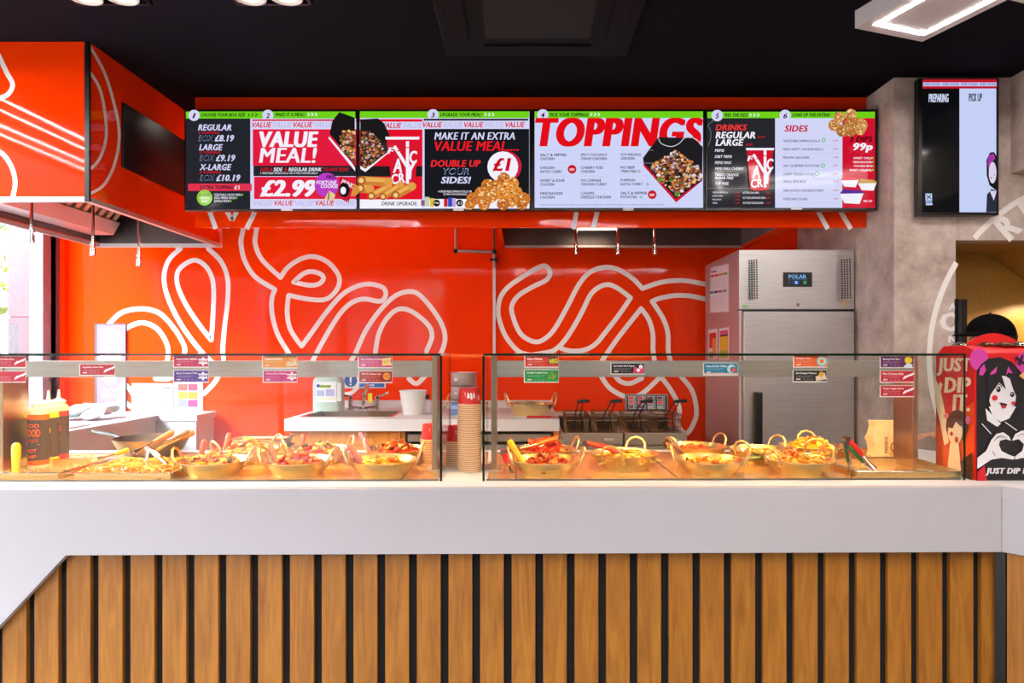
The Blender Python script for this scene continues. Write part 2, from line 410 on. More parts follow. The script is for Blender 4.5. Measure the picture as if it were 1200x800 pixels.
# street trees seen through and reflected from the glazing
LEAF = [M('leaf_green_%d' % i, c, .5, var=.2) for i, c in enumerate(((66, 84, 16), (44, 64, 14), (84, 98, 30)))]
BARK = M('bark', (110, 92, 76), .9, var=.3)
def tree(loc, h, r, label, n=420):
    t = thing('street_tree', label, 'tree', loc, group='street trees outside')
    L = Vector(loc)
    B().tube([L, L + Vector((.05, 0, h * .4)), L + Vector((0, .1, h * .75))], [.11, .08, .03], BARK).build('trunk', t)
    b = B()
    for i in range(n):
        p = Vector((random.gauss(0, 1), random.gauss(0, 1), random.gauss(0, .8))).normalized() * r * random.uniform(.3, 1) ** .5
        q = L + Vector((0, 0, h)) + p; e = Euler((random.uniform(0, 6), random.uniform(0, 6), 0)).to_matrix(); s_ = random.uniform(.06, .13)
        b.add([q + e @ Vector(v) * s_ for v in ((-1, 0, 0), (0, -.55, .1), (1.1, 0, 0), (0, .55, .1))], [(0, 1, 2, 3)], random.choice(LEAF))
    b.build('foliage', t, smooth=0)
tree((-6.2, 7.6, -.02), 2.7, 1.0, 'leafy street tree seen through the glass at the left edge behind the granite pillar')
tree((-1.9, -6.6, -.02), 2.6, 1.2, 'street tree outside the shopfront behind the camera, mirrored in the orange panels')

# ================================================================ orange wall mural (noodle outline)
ml = zoomed(270, 240, 4.444); m2_ = zoomed(570, 290, 4.444); m3_ = zoomed(70, 270, 4.444); idm = lambda x, y: (x, y)
mur = Flat(frontal(YB), em=False, start=.0012, eps=.0001)
WL = 5.5
def ln(mp, *segs, w=WL):
    for sgm in segs:
        pts = [mp(*p) for p in sgm]; mur.stroke(pts, w, MURALW)
        for p in (pts[0], pts[-1]): mur.disc(p[0], p[1], w / 2, MURALW, 12)
ln(ml, [(75, 90), (62, 150), (55, 200), (75, 290), (130, 375), (232, 440)], [(232, 440), (216, 490), (218, 570), (245, 670), (300, 765), (330, 810)],
   [(143, 90), (133, 150), (130, 205), (165, 285), (262, 378)], [(262, 378), (300, 325), (370, 280), (440, 270), (510, 300), (560, 360), (567, 410), (540, 460), (490, 493), (400, 490), (305, 470)],
   [(303, 472), (296, 560), (310, 640), (345, 700), (372, 735)], [(372, 735), (420, 670), (500, 560), (580, 470), (650, 428), (720, 412), (790, 428), (810, 460), (796, 493), (770, 502), (700, 490), (640, 505), (580, 555), (520, 645), (455, 760), (430, 810)],
   [(330, 402), (375, 362), (420, 347), (470, 360), (485, 385), (460, 412), (410, 418), (330, 402)],
   [(630, 810), (655, 765), (700, 665), (770, 560), (850, 480), (920, 452), (980, 465), (1050, 540), (1100, 620), (1118, 690), (1102, 760), (1060, 830), (1005, 900), (968, 930), (930, 905)],
   [(755, 765), (775, 665), (820, 585), (880, 542), (950, 558), (1030, 625), (1050, 685), (1022, 760)])
ln(m3_, [(560, 40), (575, 60), (630, 95)], [(630, 95), (572, 150), (545, 230), (555, 320), (600, 430), (660, 530), (740, 632), (800, 690)], [(775, 95), (840, 160), (875, 250), (875, 370), (860, 500), (850, 620), (852, 680), (815, 780), (750, 850)],
   [(790, 570), (720, 480), (650, 370), (612, 270), (625, 200), (700, 155), (760, 185), (795, 250), (803, 340), (797, 480), (790, 570)],
   [(200, 560), (265, 480), (330, 425), (430, 408), (520, 430), (590, 500), (640, 580), (652, 630), (620, 720), (570, 770), (500, 770)],
   [(300, 560), (355, 505), (430, 480), (500, 505), (545, 560), (566, 620), (560, 690)], [(330, 790), (370, 830), (400, 880)], [(330, 885), (370, 915), (400, 925)])
ln(m2_, [(230, 560), (165, 538), (100, 460), (66, 370), (62, 310), (78, 250), (120, 200), (200, 145), (275, 102), (310, 98), (332, 130), (310, 170), (240, 205), (165, 252), (131, 310), (145, 380), (180, 450), (240, 488), (290, 483), (350, 430), (420, 310), (480, 195), (540, 128), (620, 103), (690, 117), (760, 160), (812, 213)],
   [(812, 213), (900, 183), (980, 172), (1060, 176), (1180, 200)],
   [(230, 560), (290, 550), (350, 535), (400, 492), (450, 420), (500, 330), (550, 235), (620, 194), (680, 210), (750, 262)], [(750, 262), (690, 350), (620, 440), (570, 500), (510, 533), (440, 538), (390, 525)],
   [(595, 600), (635, 540), (700, 450), (805, 318)], [(805, 318), (845, 375), (866, 450), (868, 540), (885, 640), (905, 680)], [(1180, 280), (1135, 268), (1060, 252), (980, 250), (900, 265), (862, 280)], [(862, 280), (920, 370), (945, 450), (947, 540), (970, 620), (1013, 670)])
ln(idm, [(704, 440), (715, 455), (735, 465), (752, 461), (774, 441)], [(718, 436), (726, 446), (738, 449), (752, 443)], [(774, 441), (786, 457), (796, 478), (794, 494), (798, 504), (805, 507), (812, 497), (816, 482), (811, 458), (798, 441)])
ln(idm, [(402, 462), (412, 460), (420, 453)], w=4.5)
mo = mur.b.build('noodle_wall_graphic', smooth=0, label='white outlined noodle loops running across the glossy orange back wall', cat='wall graphic')

# ================================================================ extractor hoods
h = thing('extractor_hood', 'orange boxed extractor hood with white noodle lines, hanging from the ceiling beside the street window', 'extractor hood', (-2.676, 4.16, 2.124), group='orange extractor hoods')
hx0, hx1, hy0, hy1, hz = -3.135, -2.217, 3.404, 4.92, 2.124
B().box(hx0, hx1, hy0, hy0 + .03, hz + .025, ZC, ORANGE).box(hx1 - .03, hx1, hy0 + .03, hy1, hz + .025, ZC, ORANGE).box(hx0, hx0 + .03, hy0 + .03, hy1, hz + .025, ZC, ORANGE).build('cladding', h, smooth=0)
B().box(hx0, hx1, hy0, hy0 + .03, hz, hz + .025, STEEL).box(hx1 - .03, hx1, hy0 + .03, hy1 - .03, hz, hz + .025, STEEL).box(hx0, hx0 + .03, hy0 + .03, hy1 - .03, hz, hz + .025, STEEL).box(hx0, hx1, hy1 - .03, hy1, hz, hz + .025, M('white_steel', (226, 224, 224), .35)).build('rim', h, smooth=0)
B().box(hx0 + .03, hx1 - .03, hy1 - .03, hy1, hz + .025, ZC, DSTEEL).box(hx0 + .03, hx0 + .035, hy0 + .03, hy1 - .03, hz + .03, 2.7, DSTEEL).box(hx1 - .035, hx1 - .03, hy0 + .03, hy1 - .03, hz + .03, 2.7, DSTEEL).box(hx0 + .03, hx1 - .03, hy0 + .03, hy1 - .03, 2.68, 2.7, DSTEEL).build('lining', h, smooth=0)
px0, px1 = -3.09, -2.93
B().prism([(px0, 3.5, 2.62), (px0, 3.5, 2.19), (px1, 3.5, 2.19), (px1 + .05, 3.5, 2.275), (px1 + .03, 3.5, 2.29), (px1 - .03, 3.5, 2.23), (px0 + .02, 3.5, 2.23), (px0 + .02, 3.5, 2.62)], (0, 1.27, 0), STEEL).build('filter_trough', h, smooth=0)
b = B()
for i in range(16):
    y = 3.5 + i * .08; b.prism([(px1 + .03, y, 2.28), (px1 + .33, y, 2.64), (px1 + .31, y, 2.66), (px1 + .01, y, 2.30)], (0, .042, 0), M('filter_cream', (226, 196, 160), .35, .6))
b.build('baffle_filter', h, smooth=0)
def nozzle(px, y0, y1, d, parent, ztop):
    x = Xat(px, d); z1 = Zat(y1, d)
    B().cyl((x, d, ztop), (x, d, z1 + .05), .0085, CHROME).cyl((x, d, z1 + .075), (x, d, z1 + .06), .016, CHROME).cyl((x, d, z1 + .05), (x, d, z1), .0155, CHROME, .017).build('fire_nozzle', parent)
for a in ((37, 236, 285, 3.72), (109, 238, 300, 4.0), (163, 258, 312, 4.33)): nozzle(*a, h, 2.68)
B().box(hx1 - .02, hx1 + .004, hy0 - .004, hy0 + .012, hz, ZC, BLACK).build('corner_trim', h, smooth=0)
for fn, w_, q in ((frontal(hy0), 5.6, [(-10, 48), (0, 68), (8, 85), (15, 99), (9, 111), (-6, 117)]), (frontal(hy0), 5.6, [(-8, 175), (4, 181), (14, 196), (18, 214), (15, 232)]),
                  (side(hx1, 1), 3.4, [(105, 54), (122, 85), (133, 120), (139, 150), (138, 175), (131, 200), (120, 218), (105, 227)]), (side(hx1, 1), 3.4, [(105, 84), (117, 105), (123, 135), (124, 160), (119, 180), (112, 192), (105, 198)])):
    f = Flat(fn, start=.0015, eps=.0001); f.stroke(q, w_, MURALW); f.build('noodle_line', h)
B().box(hx1, hx1 + .012, 3.68, 4.86, 2.375, 2.735, M('black_glass', (8, 8, 10), .35)).build('black_side_panel', h, smooth=0, bevel=.003)

k = thing('extractor_hood', 'long red orange canopy over the fryers, carrying the row of menu screens', 'extractor hood', (.05, 4.17, 2.13), group='orange extractor hoods')
B().box(-2.04, 2.145, 4.15, 4.18, 2.13, ZC, ORANGE).box(-.16, -.13, 4.18, 5.0, 2.13, ZC, ORANGE).build('cladding', k, smooth=0)
B().box(1.635, 1.665, 4.18, 5.0, 2.13, ZC, STEEL).box(-.13, 1.635, 4.97, 5.0, 2.145, 2.4, DSTEEL).box(-.13, 1.635, 4.18, 4.97, 2.62, 2.64, DSTEEL).build('lining', k, smooth=0)
B().box(-.16, 1.665, 4.95, 5.0, 2.13, 2.145, STEEL).box(1.63, 1.67, 4.18, 4.95, 2.125, 2.145, ORANGE).build('rim', k, smooth=0)
b = B()
for i in range(17):
    x = -.1 + i * .1; b.prism([(x, 4.62, 2.28), (x + .05, 4.62, 2.28), (x + .05, 4.9, 2.5), (x, 4.9, 2.5)], (0, .02, -.02), DSTEEL)
b.box(-.1, 1.6, 4.6, 4.63, 2.25, 2.3, STEEL).build('baffle_filter', k, smooth=0)
B().box(.36, .68, 4.62, 4.76, 2.225, 2.25, M('pale_steel', (220, 216, 222), .3, .3)).build('light_fitting', k, smooth=0, bevel=.004); B().box(.38, .66, 4.64, 4.74, 2.22, 2.225, E((255, 232, 205), 16., 'hood_light')).build('lamp_lens', k, smooth=0)
for a in ((675, 266, 298, 4.5), (724, 266, 298, 4.5), (767, 266, 298, 4.5)): nozzle(*a, k, 2.62)
for a, c in (((243, 240), (253, 268)), ((262, 240), (272, 258)), ((282, 240), (272, 258)), ((303, 240), (289, 268)), ((677, 240), (672, 268)), ((702, 240), (695, 268)), ((954, 240), (970, 268)), ((980, 240), (997, 268))):
    f = Flat(frontal(4.15), start=.0012, eps=.0001); f.stroke([a, c], 5.5, MURALW, smooth=False); f.build('noodle_line', k)

FILL_LIGHT = E((255, 240, 226), 13., 'added_fill_light')  # hidden lamps added behind the canopy to brighten the orange back wall
for bx_, lab in ((-1.25, 'unseen fill lamp added on the ceiling behind the menu screens, nearer the street window'), (1.9, 'unseen fill lamp added on the ceiling behind the menu screens, above the fridge')):
    t = thing('added_fill_lamp', lab, 'ceiling lamp', (bx_, 4.45, 2.86), group='added kitchen fill lamps'); L_ = .7 if bx_ < 0 else .2
    B().box(bx_ - L_, bx_ + L_, 4.4, 4.5, 2.89, ZC, PLWHITE).build('casing', t, smooth=0, bevel=.003); B().box(bx_ - L_ + .02, bx_ + L_ - .02, 4.415, 4.485, 2.868, 2.89, FILL_LIGHT).build('diffuser', t, smooth=0, bevel=.004)
# ================================================================ ceiling fittings
AC = M('air_con_black', (9, 8, 12), .75, var=.1, spec=.15)
a = thing('ceiling_cassette', 'black square air conditioning cassette set flush in the dark ceiling', 'air conditioner', (.075, 3.03, 2.9))
B().box(-.40, .55, 2.56, 3.51, 2.91, ZC, AC).build('panel', a, smooth=0, bevel=.008)
B().box(-.18, .33, 2.78, 3.29, 2.903, 2.91, BLACKM).build('intake_grille', a, smooth=0)
for (x0, x1, y0, y1) in ((-.2, .35, 3.37, 3.45), (-.2, .35, 2.62, 2.70), (-.345, -.265, 2.76, 3.31), (.415, .495, 2.76, 3.31)):
    B().box(x0, x1, y0, y1, 2.9, 2.91, AC).build('air_flap', a, smooth=0, bevel=.003)
SPOTG = E((255, 236, 200), 2.2, 'warm_lamp_glow')
def downlight(x, y, label):
    t = thing('ceiling_downlight', label, 'downlight', (x, y, 2.91), group='twin recessed downlights')
    b = B(); w, l = .17, .095
    b.box(x - w, x + w, y + l - .015, y + l, 2.925, ZC, BLACK).box(x - w, x + w, y - l, y - l + .015, 2.925, ZC, BLACK).box(x - w, x - w + .015, y - l, y + l, 2.925, ZC, BLACK).box(x + w - .015, x + w, y - l, y + l, 2.925, ZC, BLACK).build('frame', t, smooth=0)
    for s in (-.08, .08):
        lh = B().lathe([(.0, .028), (.045, .022), (.066, 0), (.072, 0), (.072, .03)], (x + s, y, 2.912), PLWHITE).build('lamp_head', t)
        B().cyl((x + s, y, 2.914), (x + s, y, 2.926), .046, SPOTG).build('lens', lh)
        l_ = bpy.data.lights.new('downlight_beam', 'SPOT'); l_.energy = 44; l_.color = (1, .88, .7); l_.spot_size = R(95); l_.spot_blend = .6; l_.shadow_soft_size = .05
        o = bpy.data.objects.new('downlight_beam', l_); COL.objects.link(o); o.location = (s, 0, -.012); o.parent = t
    return t
downlight(-1.845, 2.925, 'twin white downlight recessed in a black frame, nearest the orange hood')
downlight(-1.12, 2.925, 'twin white downlight recessed in a black frame, nearest the air conditioning cassette')
downlight(1.3, .9, 'twin white downlight recessed above the customer side')

def offset(pts, d):
    out = []; n = len(pts)
    for i in range(n):
        p = Vector(pts[i]); e0 = (p - Vector(pts[i - 1])).normalized() if i else None; e1 = (Vector(pts[i + 1]) - p).normalized() if i < n - 1 else None
        if e0 is None: e0 = e1
        if e1 is None: e1 = e0
        n0 = Vector((-e0.y, e0.x)); n1 = Vector((-e1.y, e1.x)); m = (n0 + n1).normalized(); out.append(p + m * d / max(.3, m.dot(n0)))
    return out
LAMPW = M('lamp_casing', (206, 200, 202), .5, var=.02)
def zigzag(path, hw, z, label, hgt=.075):
    path = [tuple(q) for q in path]
    """suspended casing with a light strip running round its underside"""
    t = thing('zigzag_ceiling_lamp', label, 'ceiling lamp', (path[0][0], path[0][1], z), group='zigzag strip lamps')
    def ext(d):
        p = [Vector(q) for q in path]; p[0] = p[0] + (p[0] - p[1]).normalized() * d; p[-1] = p[-1] + (p[-1] - p[-2]).normalized() * d; return p
    L, Rr = offset(ext(0), hw), offset(ext(0), -hw); n = len(path); b = B()
    v = [(p.x, p.y, z) for p in L + Rr] + [(p.x, p.y, z + hgt) for p in L + Rr]
    fs = []
    for i in range(n - 1):
        fs += [(i, i + 1, n + i + 1, n + i), (2 * n + i, 3 * n + i, 3 * n + i + 1, 2 * n + i + 1), (i, 2 * n + i, 2 * n + i + 1, i + 1), (n + i, n + i + 1, 3 * n + i + 1, 3 * n + i)]
    fs += [(0, n, 3 * n, 2 * n), (n - 1, 3 * n - 1, 4 * n - 1, 2 * n - 1)]
    b.add(v, fs, LAMPW).build('casing', t, smooth=0)
    g = B()
    def loop(i): return offset(ext(-i), hw - i) + list(reversed(offset(ext(-i), -(hw - i))))
    A, C_ = loop(.05), loop(.071); N = len(A)
    g.add([(p.x, p.y, z - .002) for p in A + C_] + [(p.x, p.y, z + .002) for p in A + C_],
          [(i, (i + 1) % N, N + (i + 1) % N, N + i) for i in range(N)] + [(2 * N + i, 2 * N + (i + 1) % N, (i + 1) % N, i) for i in range(N)], LED).build('light_strip', t, smooth=0)
    for q in (path[0], path[-1]): B().cyl((q[0], q[1], z + hgt), (q[0], q[1], ZC), .002, BLACK, seg=6).build('suspension_wire', t)
    return t
e1 = Vector((.324, -.946)); e2 = Vector((.946, .324)); S0 = Vector((1.617, 2.932))
q1 = S0 + e1 * .573; q2 = q1 + e2 * 1.3
zigzag([tuple(S0), tuple(q1), tuple(q2)], .193, 2.75, 'white angular ceiling lamp with a glowing strip round its underside, hanging at the top right')
zigzag([(-3.05, 3.2), (-3.05, 1.5)], .13, 2.8, 'straight strip lamp over the street window side, mirrored in the orange hood')
zigzag([(-3.40, 3.1), (-3.40, 1.4)], .13, 2.8, 'straight strip lamp closest to the street window')
zigzag([(-2.6, 1.1), (-1.3, .75), (-1.5, .2), (-.2, -.1)], .16, 2.8, 'zigzag strip lamp hanging over the customer side toward the street window')
zigzag([(.2, .9), (1.2, .45), (.9, .0), (2.4, -.4)], .16, 2.8, 'zigzag strip lamp hanging over the middle of the customer side')
zigzag([(1.9, .1), (3.1, -.3), (2.9, -.9), (3.9, -1.2)], .16, 2.8, 'unseen zigzag fill lamp added over the customer side by the far concrete wall')  # extra lamp added out of view to brighten the right of the counter
zigzag([(-1.6, -1.2), (.2, -1.0), (.0, -1.7), (2.6, -1.5)], .16, 2.8, 'zigzag strip lamp hanging near the front shop window')

# ================================================================ service counter
v0 = CV
sc = thing('service_counter', 'white fronted serving counter clad in vertical oak slats, leg slanting down at the street end', 'counter', tuple(CF @ Vector((0, 0, 0))), ROTC)
uL, uR = -3.3, CU(1174, 0)
ul = CU(77, 0); zb = .694; ud = CU(0, 0)
fb = B(CF)
fb.prism([(uL, 0, CTOP), (uR, 0, CTOP), (uR, 0, zb), (ul, 0, zb), (ul - zb * .93, 0, .0), (uL, 0, .0)], (0, .03, 0), WHITE)
c45 = math.cos(R(45)); Q0 = Vector((uR, 0, 0)); dq = Vector((c45, -c45, 0)); nq = Vector((c45, c45, 0))
fb.prism([Q0 + Vector((0, 0, zb)), Q0 + dq * 1.0 + Vector((0, 0, zb)), Q0 + dq * 1.0 + Vector((0, 0, CTOP)), Q0 + Vector((0, 0, CTOP))], nq * .03, WHITE)
fb.build('fascia', sc, smooth=0, bevel=.0015)
VB = .85
wt = B(CF); wt.prism([(uL, .03, CTOP - .04), (uR + .012, .03, CTOP - .04), (uR + .74, -.68, CTOP - .04), (uR + 1.1, -.3, CTOP - .04), (uR + .25, VB, CTOP - .04), (uL, VB, CTOP - .04)], (0, 0, .04), WPAINT)
wt.build('worktop', sc, smooth=0)
sl = B(CF); ua, ub = CU(78, .04), CU(1150, .04); pitch = (ub - ua) / 29; sw = pitch * .75
n0 = -int((ua - uL) / pitch)
for i in range(n0, 30):
    u = ua + i * pitch; u1 = u + sw if i < 29 else CU(1171, .04)
    if u < -2.12 + .0: continue
    zt = zb + .06 if u > ul - .02 else max(.02, zb - (ul - u1) * .93 / .93 * 1.0 + .2)
    zt = zb + .06
    sl.box(u, u1, .04, .058, .02, zt, OAK)
for i in range(9):
    p = Q0 + dq * (.012 + i * pitch) + nq * .012
    sl.prism([p + Vector((0, 0, .02)), p + dq * sw + Vector((0, 0, .02)), p + dq * sw + Vector((0, 0, zb + .06)), p + Vector((0, 0, zb + .06))], nq * .026, OAK)
sl.build('slat_panel', sc, smooth=0, bevel=.0012)
bp_ = B(CF); bp_.box(uL, uR, .058, .09, 0.0, CTOP - .04, BLACKM)
p = Q0 + nq * .066; bp_.prism([p, p + dq * .98, p + dq * .98 + Vector((0, 0, .86)), p + Vector((0, 0, .86))], nq * .02, BLACKM)
p = Q0 + nq * .016 - dq * .022; bp_.prism([p, p + dq * .03, p + dq * .03 + Vector((0, 0, zb + .05)), p + Vector((0, 0, zb + .05))], nq * .03, BLACK)
bp_.build('backing_panel', sc, smooth=0)
B(CF).box(uL, uR, .09, VB - .03, 0, .1, BLACK).box(uL, uR + .2, VB - .06, VB - .04, .0, CTOP - .04, DSTEEL).build('carcass', sc, smooth=0)

gl_, gr_ = CU(517, .115), CU(567, .115); gR = CU(1132, .115)
def hotplate(u0, u1, seams, label):
    t = thing('hot_plate', label, 'hot plate', tuple(CF @ Vector(((u0 + u1) / 2, .4, CTOP))), ROTC, group='heated serving plates')
    b = B(CF); b.box(u0, u1, .135, .74, CTOP, CTOP + .003, PLATE); b.build('plate', t, smooth=0)
    e = B(CF); e.box(u0 - .004, u1 + .004, .128, .135, CTOP, CTOP + .005, DSTEEL).box(u0 - .004, u1 + .004, .74, .747, CTOP, CTOP + .005, DSTEEL)
    for s in seams: e.box(s - .002, s + .002, .135, .74, CTOP + .003, CTOP + .0042, DSTEEL)
    e.build('edge_trim', t, smooth=0)
hotplate(-2.3, gl_ - .012, (-1.85, -1.27, -.42), 'steel heated serving plate under the glass case nearer the street window')
hotplate(gr_ + .012, gR - .012, (-.02, .55, 1.08), 'steel heated serving plate under the glass case nearer the fridge')

def guard(u0, u1, label, fins, closed_left, closed_right):
    t = thing('sneeze_guard', label, 'glass display case', tuple(CF @ Vector(((u0 + u1) / 2, .3, CTOP))), ROTC, group='glass food guards on the counter')
    B(CF).box(u0, u1, .115, .121, CTOP, 1.343, GLASS, GEDGE, 'y').build('front_pane', t, smooth=0)
    B(CF).box(u0, u1, .113, .44, 1.343, 1.351, GLASS, GEDGE, 'z').build('top_pane', t, smooth=0)
    for c, s in ((closed_left, u0), (closed_right, u1)):
        if c: B(CF).box(s - .004, s + .004, .121, .44, CTOP, 1.343, GLASS, GEDGE, 'x').build('end_pane', t, smooth=0)
    x0, x1 = fins[0], fins[-1]
    B(CF).box(x0, x1, .31, .335, 1.262, 1.322, STEELH).box(x0, x1, .335, .42, 1.309, 1.322, STEELH).build('gantry_rail', t, smooth=0, bevel=.001)
    B(CF).box(x0 + .03, x1 - .03, .345, .385, 1.303, 1.309, WARM).build('heat_strip', t, smooth=0)
    for s in fins:
        B(CF).box(s - .01, s + .01, .305, .435, CTOP, 1.343, POST).build('post', t, smooth=0, bevel=.001)
        B(CF).box(s - .03, s + .03, .3, .44, CTOP, CTOP + .006, STEEL).build('foot_plate', t, smooth=0)
    return t
guard(-2.4, gl_, 'long glass food guard with price cards, at the street end of the counter', (CU(5, .32), CU(511, .32)), True, True)
guard(gr_, gR, 'glass food guard with price cards, standing in front of the fryers and fridge', (CU(580, .32), CU(1073, .31)), True, True)
# ================================================================ menu screens
SW, LAV, BK, RED, GRN = (244, 240, 252), (214, 212, 246), (16, 18, 24), (214, 14, 40), (112, 208, 24)
DK = (34, 36, 44)
BZ = M('screen_bezel', (9, 9, 11), .3, var=.1)
def screen(x0, x1, y0, y1, d, label, thick=.05, group=None, name='menu_screen'):
    p0, p1 = W(x0, y1, d), W(x1, y0, d)
    t = thing(name, label, 'screen', ((p0.x + p1.x) / 2, d + thick / 2, p0.z), group=group)
    B().box(p0.x, p1.x, d, d + thick, p0.z, p1.z, BZ).build('housing', t, smooth=0, bevel=.002)
    mx = (p0.x + p1.x) / 2
    B().box(mx - .2, mx + .2, d + thick, d + .149 if d > 3.9 else d + thick + .03, p0.z + .2, p1.z - .2, BLACK).build('wall_bracket', t, smooth=0)
    return t
FOODC = [(196, 122, 52), (226, 168, 84), (168, 90, 36), (240, 206, 140), (120, 52, 24)]
NUG = [(222, 160, 84), (236, 188, 116), (196, 120, 52), (246, 214, 150), (170, 96, 44), (206, 90, 50)]
BEEF = [(120, 64, 44), (168, 90, 52), (196, 110, 60), (84, 44, 34), (110, 56, 40), (200, 180, 190), (60, 36, 40), (140, 70, 44), (206, 130, 80), (96, 110, 44)]
inpoly = lambda pts: (lambda: _rp(pts))
def _rp(pts):
    xs = [p[0] for p in pts]; ys = [p[1] for p in pts]
    while 1:
        x, y = random.uniform(min(xs), max(xs)), random.uniform(min(ys), max(ys)); c = False
        for i in range(len(pts)):
            a, b_ = pts[i], pts[i - 1]
            if (a[1] > y) != (b_[1] > y) and x < (b_[0] - a[0]) * (y - a[1]) / (b_[1] - a[1]) + a[0]: c = not c
        if c: return x, y
def arrows(f, x, y, c, s=1.):
    for i in range(3): f.stroke([(x + i * 24 * s, y - 10 * s), (x + (12 + i * 24) * s, y), (x + i * 24 * s, y + 10 * s)], 6 * s, c, smooth=False)
def badge(f, x, y, n):
    f.disc(x, y, 36, LAV); f.txt(n, x - 12, y - 14, x + 12, y + 18, BK, .03, .2)
D = 4.0
# --- box sizes and value meal
t = screen(216, 420, 128, 246.5, D, 'menu screen of box sizes and the £2.99 value meal, beside the orange hood', group='menu screens over the counter')
f = Flat(frontal(D), zoomed(210, 110, 5.4545), em=True, eps=.00025)
f.rect(44, 112, 1126, 735, BK).rect(44, 155, 455, 735, DK).rect(455, 155, 1130, 735, LAV)
f.rect(44, 113, 1126, 158, GRN)
badge(f, 96, 138, '1'); f.txt('CHOOSE YOUR BOX SIZE', 140, 123, 425, 146, BK, .045, .2); arrows(f, 440, 135, BK); badge(f, 568, 138, '2'); f.txt('MAKE IT A MEAL!', 615, 122, 808, 145, BK, .045, .2); arrows(f, 822, 133, SW)
y = 196
for a, n, pz in (('REGULAR', 214, '£8.19'), ('LARGE', 152, '£9.19'), ('X-LARGE', 205, '£10.19')):
    xo = {'REGULAR': 122, 'LARGE': 130, 'X-LARGE': 133}[a]
    f.txt(a, xo, y, xo + n, y + 40, LAV, .045, .25); f.txt('2 TOPPING', xo + 2, y + 46, xo + 136, y + 62, RED, .02, .2)
    f.txt('BOX', xo + 4, y + 70, xo + 98, y + 108, (150, 160, 200), .0, .25); f.txt('BOX', xo + 7, y + 73, xo + 95, y + 105, BK, .0, .25); f.txt(pz, xo + 106, y + 68, xo + (232 if a != 'X-LARGE' else 262), y + 110, LAV, .05, .25); y += 127
f.rect(62, 576, 468, 622, (226, 50, 78)).txt('EXTRA TOPPING', 138, 588, 352, 612, BK, .045, .2).txt('£1', 358, 588, 390, 612, SW, .03)
f.disc(168, 666, 50, (140, 200, 40)).txt('ALL BOXES', 132, 640, 204, 654, BK, .01).txt('COME WITH', 136, 662, 200, 676, SW, .02).txt('RICE', 150, 682, 186, 696, SW, .02)
for i, sx in enumerate(('VEGETABLE CHOW MEIN', 'EGG FRIED RICE', 'CHILLI RICE')): f.txt(sx, 230, 640 + i * 20, 400 - i * 36, 655 + i * 20, SW, .015, .2); f.disc(408 - i * 36, 648 + i * 20, 6, GRN)
f.rect(472, 168, 990, 178, RED).rect(472, 180, 1135, 228, LAV)
for x, c in ((472, RED), (604, (190, 188, 226)), (734, RED), (868, (190, 188, 226))): f.txt('VALUE', x, 186, x + 124, 220, c, .03, .22)
f.rect(478, 232, 1135, 464, (226, 26, 62)).rect(482, 464, 1135, 530, DK).rect(486, 534, 1135, 676, (226, 26, 62)).rect(488, 680, 1138, 730, LAV)
f.txt('VALUE', 518, 246, 896, 346, SW, .075, .15).txt('MEAL!', 518, 350, 886, 446, SW, .048, .15)
f.txt('ADD A', 524, 476, 602, 500, RED, .02, .2).txt('SIDE', 610, 476, 668, 500, SW, .03, .2).txt('&', 680, 476, 698, 500, RED, .02).txt('REGULAR DRINK', 706, 476, 918, 500, SW, .03, .2).txt('TO ANY BOX!', 926, 476, 1090, 500, RED, .02, .2)
f.txt('2 VEGETABLE SPRING ROLLS OR 10 MINI CHICKEN BALLS', 526, 506, 892, 518, SW, .01)
f.txt('£2.99', 524, 556, 884, 662, SW, .08, .2)
hexa = [(1030, 124), (1128, 160), (1128, 465), (1108, 438), (968, 262), (986, 180)]
f.poly([(966, 280), (1110, 448), (1130, 478), (1130, 500), (960, 290)], SW); f.poly(hexa, (26, 22, 22))
f.chunks(inpoly([(1060, 240), (1128, 250), (1128, 450), (1040, 360), (1030, 290)]), 170, (6, 14), BEEF + NUG[:2])
f.disc(950, 588, 78, (186, 60, 196)).txt('FREE', 946, 526, 1012, 548, BK, .03, .2).txt('FORTUNE', 884, 560, 1014, 584, SW, .03, .2).txt('COOKIE', 912, 584, 1022, 608, SW, .03, .2)
f.disc(1150 - 40, 620, 50, (220, 140, 60), ry=40)
f.poly([(1040, 530), (1124, 580), (1090, 704), (1010, 660)], (196, 20, 50)); f.txt('PRINK', 1044, 566, 1124, 596, SW, .02, 0, -24)
f.disc(1062, 620, 34, BK, ry=46).disc(1056, 624, 18, SW, ry=24)
f.poly([(930, 690), (966, 622), (1006, 650), (990, 700), (960, 680)], (226, 200, 150)); f.poly([(962, 630), (970, 626), (966, 690), (956, 676)], (150, 116, 70))
for x, c in ((488, (190, 188, 226)), (618, RED), (750, (190, 188, 226)), (880, RED), (1010, (190, 188, 226))): f.txt('VALUE', x, 688, x + 120, 720, c, .03, .22)
f.build('menu_picture', t); Flat(frontal(D), zoomed(210, 110, 5.4545), start=.004).rect(652, 732, 726, 748, (226, 226, 226)).build('badge', t)
